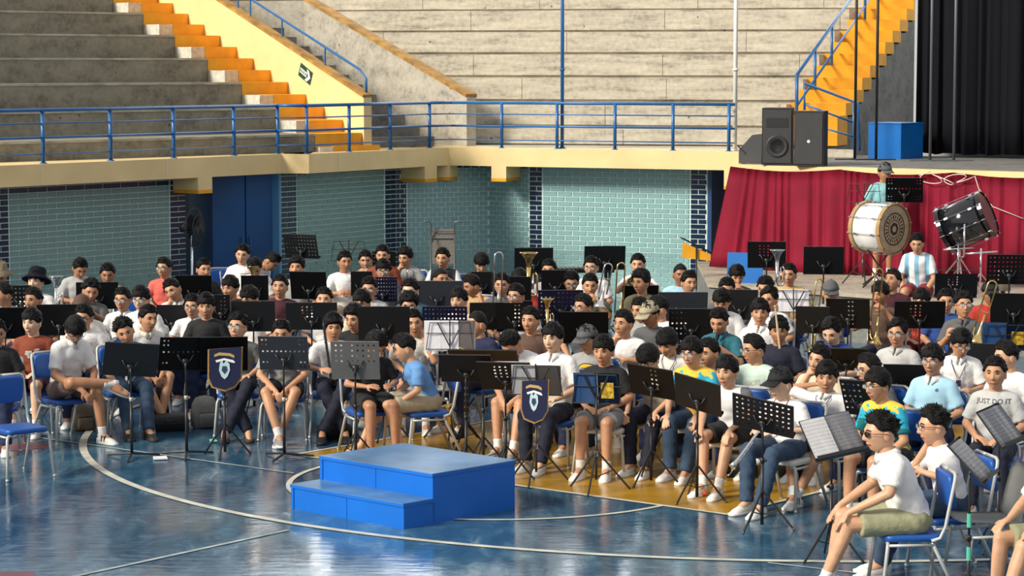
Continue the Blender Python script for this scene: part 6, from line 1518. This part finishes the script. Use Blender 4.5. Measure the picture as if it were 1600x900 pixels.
# saxophone on its stand, centre front
p = at(727, 700, 0); t = thing('saxophone', 'dark and gold saxophone on a stand before the flat desks', 'saxophone', (p.x, p.y, 0), -.2)
bm = B(); tube(bm, [(.03, 0, .86), (.02, 0, .80), (.012, 0, .5), (.0, 0, .20), (-.03, 0, .12), (-.09, 0, .10), (-.14, 0, .16)], [.010, .014, .020, .030, .034, .036, .038], 12); obj('body_tube', bm, mat('black_lacquer', (.02, .014, .010), .2), t, True)
bm = B(); lathe(bm, [(.036, 0), (.042, .10), (.055, .20), (.085, .26), (.082, .262), (.05, .2)], 20, Matrix.Translation((-.14, 0, .15)) @ Matrix.Rotation(-.2, 4, 'Y')); obj('bell', bm, M_BRASS, t, True)
bm = B(); tube(bm, [(.03, 0, .86), (.02, .0, .93), (-.05, 0, .96), (-.10, 0, .93)], .008, 8); obj('neck', bm, M_BRASS, t, True)
for k in range(8): bm = B(); lathe(bm, [(.016, 0), (.016, .006)], 10, aim((.012, -.022-.006*(k > 4), .70-.06*k), (.012, -.3, .70-.06*k))); obj('key', bm, M_BRASS, t)
legs3(t, .20, .26, False, M_BLK)
# ------------------------------------------------------------------ drums
M_CHROME = mat('chrome', (.75, .76, .78), .12, metal=1.0); M_DRUMW = mat('white_drum_shell', (.80, .80, .78), .25); M_HOOP = mat('wood_hoop', (.42, .27, .12), .4, var=.2); M_SHB = mat('black_drum_shell', (.008, .008, .010), .12, coat=.6)
def bass_drum(W, label, shell, hoop, head, R_=.325, D_=.42, emblem=False):
    t = thing('bass_drum', label, 'drum'); t.matrix_world = W
    bm = B(); lathe(bm, [(R_, -D_/2+.02), (R_, D_/2-.02)], 48); obj('shell', bm, shell, t, True)
    for s in (1, -1):
        bm = B(); z0 = s*(D_/2-.015); lathe(bm, [(R_+.003, z0-.025), (R_+.022, z0-.025), (R_+.022, z0+.03), (R_+.003, z0+.03)], 48, cap=False); obj('hoop', bm, hoop, t)
        bm = B(); lathe(bm, [(R_+.002, z0), (R_+.002, z0+s*.012), (R_-.01, z0+s*.014), (.02, z0+s*.014)], 48); o = obj('drum_head', bm, head, t)
    for k in range(10):
        a = 2*PI*k/10+.2; c, s_ = math.cos(a), math.sin(a); bm = B(); tube(bm, [(c*(R_+.027), s_*(R_+.027), -D_/2-.01), (c*(R_+.027), s_*(R_+.027), D_/2+.01)], .0045, 6)
        o = obj('tension_rod', bm, M_CHROME, t)
        for zz in (-D_*.28, D_*.28): bm = B(); cbox(bm, (R_+.014, 0, zz), (.028, .022, .045)); bm.transform(Matrix.Rotation(a, 4, 'Z')); obj('lug', bm, M_CHROME, o)
        for zz in (-D_/2-.012, D_/2+.012): bm = B(); cbox(bm, (R_+.02, 0, zz), (.035, .02, .014)); bm.transform(Matrix.Rotation(a, 4, 'Z')); obj('claw', bm, M_CHROME, o)
    if emblem:
        z0 = D_/2+.0005; MD = mat('emblem_ink', (.035, .03, .025), .6)
        def ring(r0, r1, name): bm = B(); lathe(bm, [(r0, z0), (r1, z0), (r1, z0+.002), (r0, z0+.002)], 40, cap=False); obj(name, bm, MD, t)
        ring(.205, .222, 'emblem_ring'); ring(.115, .125, 'emblem_ring')
        for k in range(22):
            a = 2*PI*k/22; bm = B(); cbox(bm, (.165, 0, z0+.001), (.05, .014+.010*(k % 3 == 0), .002)); bm.transform(Matrix.Rotation(a, 4, 'Z')); obj('emblem_mark', bm, MD, t)
        bm = B(); lathe(bm, [(.09, z0), (.09, z0+.002)], 7); obj('emblem_shield', bm, MD, t); bm = B(); lathe(bm, [(.045, z0+.002), (.045, z0+.004)], 6); obj('emblem_charge', bm, head, t)
    return t
c = depth(1374, 356, 33.55); ax = Vector((.66, -.70, -.02)).normalized()
def frame_axis(c, ax): return Matrix.Translation(c) @ ax.to_track_quat('Z', 'Y').to_matrix().to_4x4()
bass_drum(frame_axis(c, ax), 'large white bass drum with dark round emblem on the platform', M_DRUMW, M_HOOP, mat('drum_skin', (.46, .36, .24), .6, var=.2), emblem=True, D_=.50)
t = thing('drum_stand', 'folding black stand under the white bass drum', 'stand', (c.x, c.y, ZP)); hz = c.z-ZP-.345
for a in (.6, 2.2, 3.8, 5.4):
    bm = B(); tube(bm, [(math.cos(a)*.22, math.sin(a)*.22, hz+.06), (-math.cos(a)*.05, -math.sin(a)*.05, hz*.5), (math.cos(a)*.30, math.sin(a)*.30, .01)], .011, 6); obj('leg', bm, M_BLK, t)
c2 = depth(1510, 347, 33.1); ax = Vector((.80, -.34, .38)).normalized()
bass_drum(frame_axis(c2, ax), 'large glossy black bass drum tilted on a steel stand', M_SHB, M_SHB, mat('clear_head', (.12, .11, .10), .3), R_=.30, D_=.62)
t = thing('drum_stand', 'chrome stand carrying the tilted black bass drum', 'stand', (c2.x-.1, c2.y-.08, ZP)); hz = c2.z-ZP-.30
bm = B(); tube(bm, [(0, 0, .25), (0, 0, hz)], .018, 8); obj('pole', bm, M_CHROME, t, True); bm = B(); tube(bm, [(0, -.34, hz+.30), (0, -.33, hz*.8), (0, 0, hz*.7)], .014, 8); obj('tilt_arm', bm, M_CHROME, t, True)
for k in range(3):
    a = .5+k*2.09; bm = B(); tube(bm, [(0, 0, .45), (math.cos(a)*.36, math.sin(a)*.36, .01)], .012, 6); obj('leg', bm, M_CHROME, t)
# cymbal-style hardware, pot and low stand on the platform at the right
def hw(px, py, Yd, label):
    p = depth(px, py, Yd); t = thing('hardware_stand', label, 'stand', (p.x, p.y, ZP)); bm = B(); tube(bm, [(0, 0, .2), (0, 0, .62)], .014, 8); obj('pole', bm, M_CHROME, t, True)
    bm = B(); tube(bm, [(-.2, 0, .55), (.22, 0, .58)], .012, 8); obj('cross_arm', bm, M_CHROME, t, True)
    for k in range(3): a = .3+k*2.09; bm = B(); tube(bm, [(0, 0, .3), (math.cos(a)*.25, math.sin(a)*.25, .01)], .009, 6); obj('leg', bm, M_CHROME, t)
hw(1532, 440, 32.2, 'low chrome hardware stand right of the pierced desk'); hw(1497, 405, 32.9, 'low chrome hardware stand under the tilted drum')
p = depth(1567, 462, 31.9); t = thing('steel_pot', 'brushed steel cylinder standing among the right rear desks', 'pot', (p.x, p.y, .75)); bm = B(); lathe(bm, [(.10, 0), (.10, .24), (.106, .245), (.106, .26), (.095, .26), (.095, .02)], 24); obj('wall', bm, mat('brushed_steel', (.42, .40, .36), .3, metal=.8), t, True)
bm = B(); lathe(bm, [(.03, -.75), (.03, 0)], 10); obj('post', bm, M_BLK, t); bm = B(); lathe(bm, [(.16, -.75), (.16, -.73)], 20); obj('foot', bm, M_BLK, t)
# ------------------------------------------------------------------ loudspeakers on the stage
M_CAB = mat('speaker_cabinet', (.012, .012, .013), .6, bump=.2, bscale=120); M_GRILL = mat('speaker_grille', (.03, .03, .032), .5, bump=.4, bscale=300)
def speaker(px0, px1, ytop, Yd, label, rz, dpt=.42, driver=True):
    a = depth(px0, 250, Yd); b = depth(px1, 250, Yd); w_ = (b-a).length; zt = depth(px0, ytop, Yd).z; h_ = zt-ZS
    t = thing('loudspeaker', label, 'loudspeaker', ((a.x+b.x)/2, Yd, ZS+.004), rz); bm = B()
    rs = [[Vector((-w_/2, 0, z)), Vector((w_/2, 0, z)), Vector((w_*.42, dpt, z)), Vector((-w_*.42, dpt, z))] for z in (0, h_)]; rings(bm, rs); obj('cabinet', bm, M_CAB, t)
    bm = B(); box(bm, -w_*.46, -.014, .03, w_*.46, -.001, h_-.03); g = obj('grille', bm, M_GRILL, t)
    if driver:
        bm = B(); lathe(bm, [(.16, 0), (.16, .012), (.14, .012), (.05, -.02), (.0001, .004)], 28, aim((0, -.014, h_*.33), (0, -1, h_*.33))); obj('woofer', bm, mat('speaker_cone', (.03, .028, .03), .45), t, True)
        bm = B(); rs = [[Vector((x*k, y, h_*.74+z*k)) for x, z in ((-.16, -.07), (.16, -.07), (.16, .07), (-.16, .07))] for k, y in ((1, -.018), (.35, -.012))]; rings(bm, rs); obj('tweeter_horn', bm, M_CAB, t)
    else:
        bm = B(); lathe(bm, [(.022, 0), (.022, .006)], 12, aim((.0, -.015, h_*.45), (0, -1, h_*.45))); obj('badge', bm, M_PAPER, t)
speaker(1190, 1238, 169, 36.25, 'black loudspeaker with visible round driver on the stage corner', math.radians(-14)); speaker(1240, 1287, 174, 35.85, 'black loudspeaker with small white badge at the stage edge', math.radians(-20), driver=False)
p = depth(1178, 250, 36.9); t = thing('stage_monitor', 'black wedge monitor left of the two loudspeakers', 'loudspeaker', (p.x, p.y, ZS+.004), math.radians(-20)); bm = B()
rs = [[Vector((-.20, y, 0)), Vector((.14, y, 0)), Vector((.16, y, .44)), Vector((.0, y, .42)), Vector((-.20, y, .20))] for y in (-.12, .28)]; rings(bm, rs); obj('cabinet', bm, mat('monitor_grey', (.05, .052, .055), .55), t)
bm = B(); box(bm, -.01, -.013, -.0, .01, -.0, .16); bm.transform(Matrix.Translation((-.1, -.12, .15)) @ Matrix.Rotation(-.8, 4, 'Y')); obj('handle', bm, M_CAB, t)
# white cable over the stage edge
bm = B(); rng = random.Random(3); e3 = S0+dS*3.3
def sp_(x, z, o=-.10): q = S0+dS*x+nS*o; return Vector((q.x, q.y, z))
pts = []
for k in range(40): u = k/39; pts.append(sp_(3.05+.75*u+.12*math.sin(u*26), ZS-.08+.07*math.sin(u*19)-.05*u*(1-u)*4, -.13))
pts += [sp_(3.95, 1.9), sp_(4.15, 1.7), sp_(4.6, 1.55)]
tube(bm, pts, .007, 5); o = obj('cable', bm, mat('white_cable', (.66, .60, .52), .5), None, True); tag(o, 'loose white cable looped over the stage edge', 'cable')
# ------------------------------------------------------------------ standing fan, steel rack, xylophone, yellow desk
p = depth(300, 430, 34.0); t = thing('standing_fan', 'tall black pedestal fan in front of the blue door', 'fan', (p.x, p.y, 0), math.radians(70)); MF = mat('fan_black', (.012, .014, .02), .5)
bm = B(); tube(bm, [(0, 0, .03), (0, 0, 1.35)], .018, 10); obj('pole', bm, M_CHROME, t, True); bm = B(); lathe(bm, [(.22, 0), (.22, .02), (.05, .05)], 24); obj('base', bm, MF, t)
bm = B(); lathe(bm, [(.07, 0), (.07, .12), (.03, .16)], 16, aim((0, .02, 1.42), (0, 1, 1.42))); obj('motor', bm, MF, t, True)
bm = B()
for k in range(40):
    a = 2*PI*k/40; c_, s_ = math.cos(a), math.sin(a); tube(bm, [(c_*.04, -.12, 1.42+s_*.04), (c_*.18, -.11, 1.42+s_*.18), (c_*.27, -.05, 1.42+s_*.27), (c_*.18, .02, 1.42+s_*.18), (c_*.05, .03, 1.42+s_*.05)], .0028, 4, cap=False)
for r_, y_ in ((.27, -.05), (.18, -.11), (.10, -.117), (.18, .02)): 
    pts = [Vector((math.cos(a)*r_, y_, 1.42+math.sin(a)*r_)) for a in [2*PI*i/30 for i in range(31)]]; tube(bm, pts, .005, 5, cap=False)
o = obj('guard', bm, MF, t); o['kind'] = 'stuff'
for k in range(5):
    bm = B(); a = 2*PI*k/5; vs = [(.03, -.04), (.08, -.075), (.23, -.07), (.25, .02), (.10, .05), (.03, .02)]; tw = [bm.verts.new((x*math.cos(a)-z*math.sin(a), -.05+z*.35, 1.42+x*math.sin(a)+z*math.cos(a))) for x, z in vs]; bm.faces.new(tw); bmesh.ops.solidify(bm, geom=bm.faces[:], thickness=.004); obj('blade', bm, MF, t)
p = depth(692, 430, 34.3); t = thing('steel_rack', 'chrome luggage rack with hooked top before the curved tiles', 'rack', (p.x, p.y, 0), 0)
for s in (-1, 1):
    bm = B(); tube(bm, [(s*.17, .25, .0), (s*.17, .25, .3), (s*.16, .0, 1.42), (s*.17, -.02, 1.48), (s*.24, -.03, 1.49), (s*.27, -.03, 1.47)], .010, 8); obj('upright', bm, mat('worn_steel', (.16, .16, .15), .4, metal=.6), t, True)
    bm = B(); tube(bm, [(s*.17, -.30, 0), (s*.16, .0, 1.30)], .009, 8); obj('front_leg', bm, MATS['worn_steel'], t, True)
for k in range(9): bm = B(); z_ = .55+.1*k; tube(bm, [(-.165, .25-.25*(z_-.3)/1.12, z_), (.165, .25-.25*(z_-.3)/1.12, z_)], .007, 6); obj('rung', bm, MATS['worn_steel'], t)
bm = B(); box(bm, -.15, 0, .9, .15, .012, 1.38); bm.transform(Matrix.Translation((0, .05, 0))); obj('mesh_panel', bm, mat('worn_mesh', (.22, .20, .17), .6, var=.6, scale=60), t)
p = depth(898, 408, 34.0); t = thing('xylophone', 'xylophone with dark bars partly behind the curved black desk', 'xylophone', (p.x, p.y, 0), .15)
bm = B(); box(bm, -.55, -.02, .80, .55, .02, .84); obj('front_rail', bm, MF, t); bm = B(); box(bm, -.55, .20, .80, .45, .24, .84); obj('rear_rail', bm, MF, t)
for k in range(18): bm = B(); box(bm, -.53+.06*k, -.06, .845, -.485+.06*k, .28-.006*k, .87); obj('bar', bm, mat('rosewood', (.035, .028, .026), .4), t)
for x in (-.5, .48):
    for y in (0, .2): bm = B(); tube(bm, [(x, y, 0), (x, y, .80)], .016, 8); obj('leg', bm, MF, t)
p = depth(1088, 432, 35.2); t = thing('lectern_stand', 'yellow painted desk stand with a microphone before the navy column', 'stand', (p.x, p.y, 0), -.1); bm = B(); z_ = depth(1088, 392, 35.2).z
vs = [(-.20, .12), (.20, -.05), (.20, -.14), (-.20, -.10)]; a = [bm.verts.new((x, 0, z_+z)) for x, z in vs]; b = [bm.verts.new((x, .03, z_+z)) for x, z in vs]; bm.faces.new(a); bm.faces.new(b[::-1])
for i in range(4): bm.faces.new((a[i], b[i], b[(i+1) % 4], a[(i+1) % 4]))
obj('panel', bm, M_YEL, t); bm = B(); tube(bm, [(0, -.02, 0), (0, -.02, z_+.06)], .012, 8); obj('pole', bm, M_BLK, t, True)
bm = B(); tube(bm, [(-.23, -.03, z_+.19), (-.18, -.03, z_+.17), (.22, -.03, z_-.03)], .012, 8); obj('boom', bm, M_BLK, t, True); legs3(t, .28, .3, False, M_BLK)
# blue panel leaning by the cloth, stage-side chair frames, grey shell chair, empty blue chairs at the back
p = at(1166, 440, ZP); t = thing('blue_panel', 'blue board leaning beside the crimson cloth', 'panel', (p.x-.02, p.y-.25, ZP), -.3); bm = B(); box(bm, -.28, 0, 0, .22, .02, .42); bm.transform(Matrix.Rotation(-.15, 4, 'X')); obj('board', bm, MATS['podium_blue'], t); bm = B(); tube(bm, [(.24, -.02, .02), (.34, -.05, .48)], .012, 6); obj('steel_leg', bm, M_CHROME, t)
p = at(672, 688, 0); chair(p.x, p.y+.25, math.radians(-72), 'shell', 'empty grey plastic shell chair behind the child in blue', .45, group='empty chairs')
for px, py, lb in ((722, 438, 'empty blue chair back seen right of the steel rack'), (352, 428, 'empty blue chair left of the folded-arms white shirt'), (205, 470, 'empty blue chair behind the glasses and white polo')):
    z_ = .80; q = at(px, py, z_); chair(q.x, q.y-.2, 0, 'blue', lb, .45, group='empty chairs')
q = at(1548, 760, .7); chair(q.x, q.y, math.radians(-80), 'shell', 'grey plastic shell chair at the lower right edge', .45, group='empty chairs')
# ------------------------------------------------------------------ small things on the floor
def bottle(px, py, label):
    p = at(px, py, 0); t = thing('water_bottle', label, 'bottle', (p.x, p.y, 0)); bm = B(); lathe(bm, [(.034, 0), (.037, .01), (.037, .13), (.034, .15), (.037, .17), (.034, .21), (.015, .245), (.013, .265)], 16); obj('bottle_shell', bm, mat('clear_plastic', (.62, .75, .80), .08, alpha=.55), t, True)
    bm = B(); lathe(bm, [(.016, .262), (.016, .285)], 12); obj('cap', bm, mat('blue_cap', (.05, .25, .6), .4), t); bm = B(); lathe(bm, [(.038, .07), (.038, .13)], 16, cap=False); obj('wrapper', bm, mat('pale_wrapper', (.55, .72, .85), .5), t)
bottle(549, 672, 'clear water bottle with blue cap by the black case'); bottle(590, 660, 'white bottle standing by the feet of the child in blue')
def case(px, py, sx, sy, sz, rz, label, m, cat='case'):
    p = at(px, py, 0); t = thing('instrument_case', label, cat, (p.x, p.y, 0), rz); bm = B(); rounded(bm, sx, sy, 0, sz, .03); obj('case_shell', bm, m, t, True); bm = B(); box(bm, -sx/2-.004, -sy/2-.004, sz*.5, sx/2+.004, sy/2+.004, sz*.5+.01); obj('seam', bm, M_BLK, t)
    bm = B(); tube(bm, [(-.05, -sy/2, sz*.6), (-.04, -sy/2-.03, sz*.7), (.04, -sy/2-.03, sz*.7), (.05, -sy/2, sz*.6)], .006, 6); obj('handle', bm, M_BLK, t)
MC = mat('black_case', (.013, .013, .014), .55)
case(523, 685, .34, .2, .13, .25, 'low black case on the floor under the navy trousers', MC); case(1155, 745, .30, .18, .22, -.5, 'black box on the floor beside white trainers', MC); case(262, 672, .40, .22, .16, .3, 'black case on the floor between two front stands', MC)
def bag(px, py, label, col, s=1.0):
    p = at(px, py, 0); t = thing('backpack', label, 'bag', (p.x, p.y, 0), .4); rs = []
    for z, w_, d_ in ((0, .12, .07), (.02, .15, .10), (.15, .155, .11), (.27, .14, .09), (.34, .10, .06), (.36, .03, .02)):
        rs.append([Vector((math.copysign(abs(math.cos(a))**.6, math.cos(a))*w_*s, math.copysign(abs(math.sin(a))**.6, math.sin(a))*d_*s, z*s)) for a in [2*PI*i/20 for i in range(20)]])
    bm = B(); rings(bm, rs); obj('sack', bm, cloth_mat('bag'+label[:6], col), t, True); bm = B(); rounded(bm, .2*s, .06*s, .03*s, .18*s, .02, -.11*s); obj('front_pocket', bm, cloth_mat('bag'+label[:6], col), t, True)
    bm = B(); tube(bm, [(-.03*s, 0, .35*s), (-.02*s, 0, .40*s), (.02*s, 0, .40*s), (.03*s, 0, .35*s)], .006, 6); obj('grab_loop', bm, M_BLK, t)
bag(131, 672, 'brown bag under the chair of the crossed-leg polo', (.16, .12, .08), .8); bag(245, 650, 'black backpack under the navy shorts chair', (.015, .015, .016)); bag(320, 668, 'grey patterned bag beside the clogs', (.20, .20, .18), .9)
bag(683, 650, 'grey brown backpack under the grey shell chair', (.10, .085, .07)); bag(860, 690, 'dark backpack under the white polo chair', (.02, .02, .02), .9); bag(1240, 745, 'black backpack behind the black and white trainers', (.012, .012, .013))
def scrap(pts, label, m, cat='litter', h=.01, nm='paper_scrap'):
    bm = B(); prism(bm, [at(*p) for p in pts], .008, .008+h); tag(obj(nm, bm, m), label, cat)
scrap([(239, 716), (260, 715), (262, 719), (240, 720)], 'white paper scrap on the blue floor, left', M_PAPER)
scrap([(327, 689), (338, 688), (340, 692), (330, 693)], 'small green tape scrap near the clogs', mat('green_scrap', (.2, .6, .45), .5))
for px, lb in ((1083, 'small orange-red object on the amber floor, left one'), (1099, 'small orange-red object on the amber floor, right one')):
    p = at(px, 776, 0); bm = B(); ball(bm, (0, 0, .03), .03, 12, 8, s=(1.3, 1, .8)); o = obj('red_ball', bm, mat('orange_red', (.75, .14, .04), .4), None, True); o.location = (p.x, p.y, .0); tag(o, lb, 'toy')
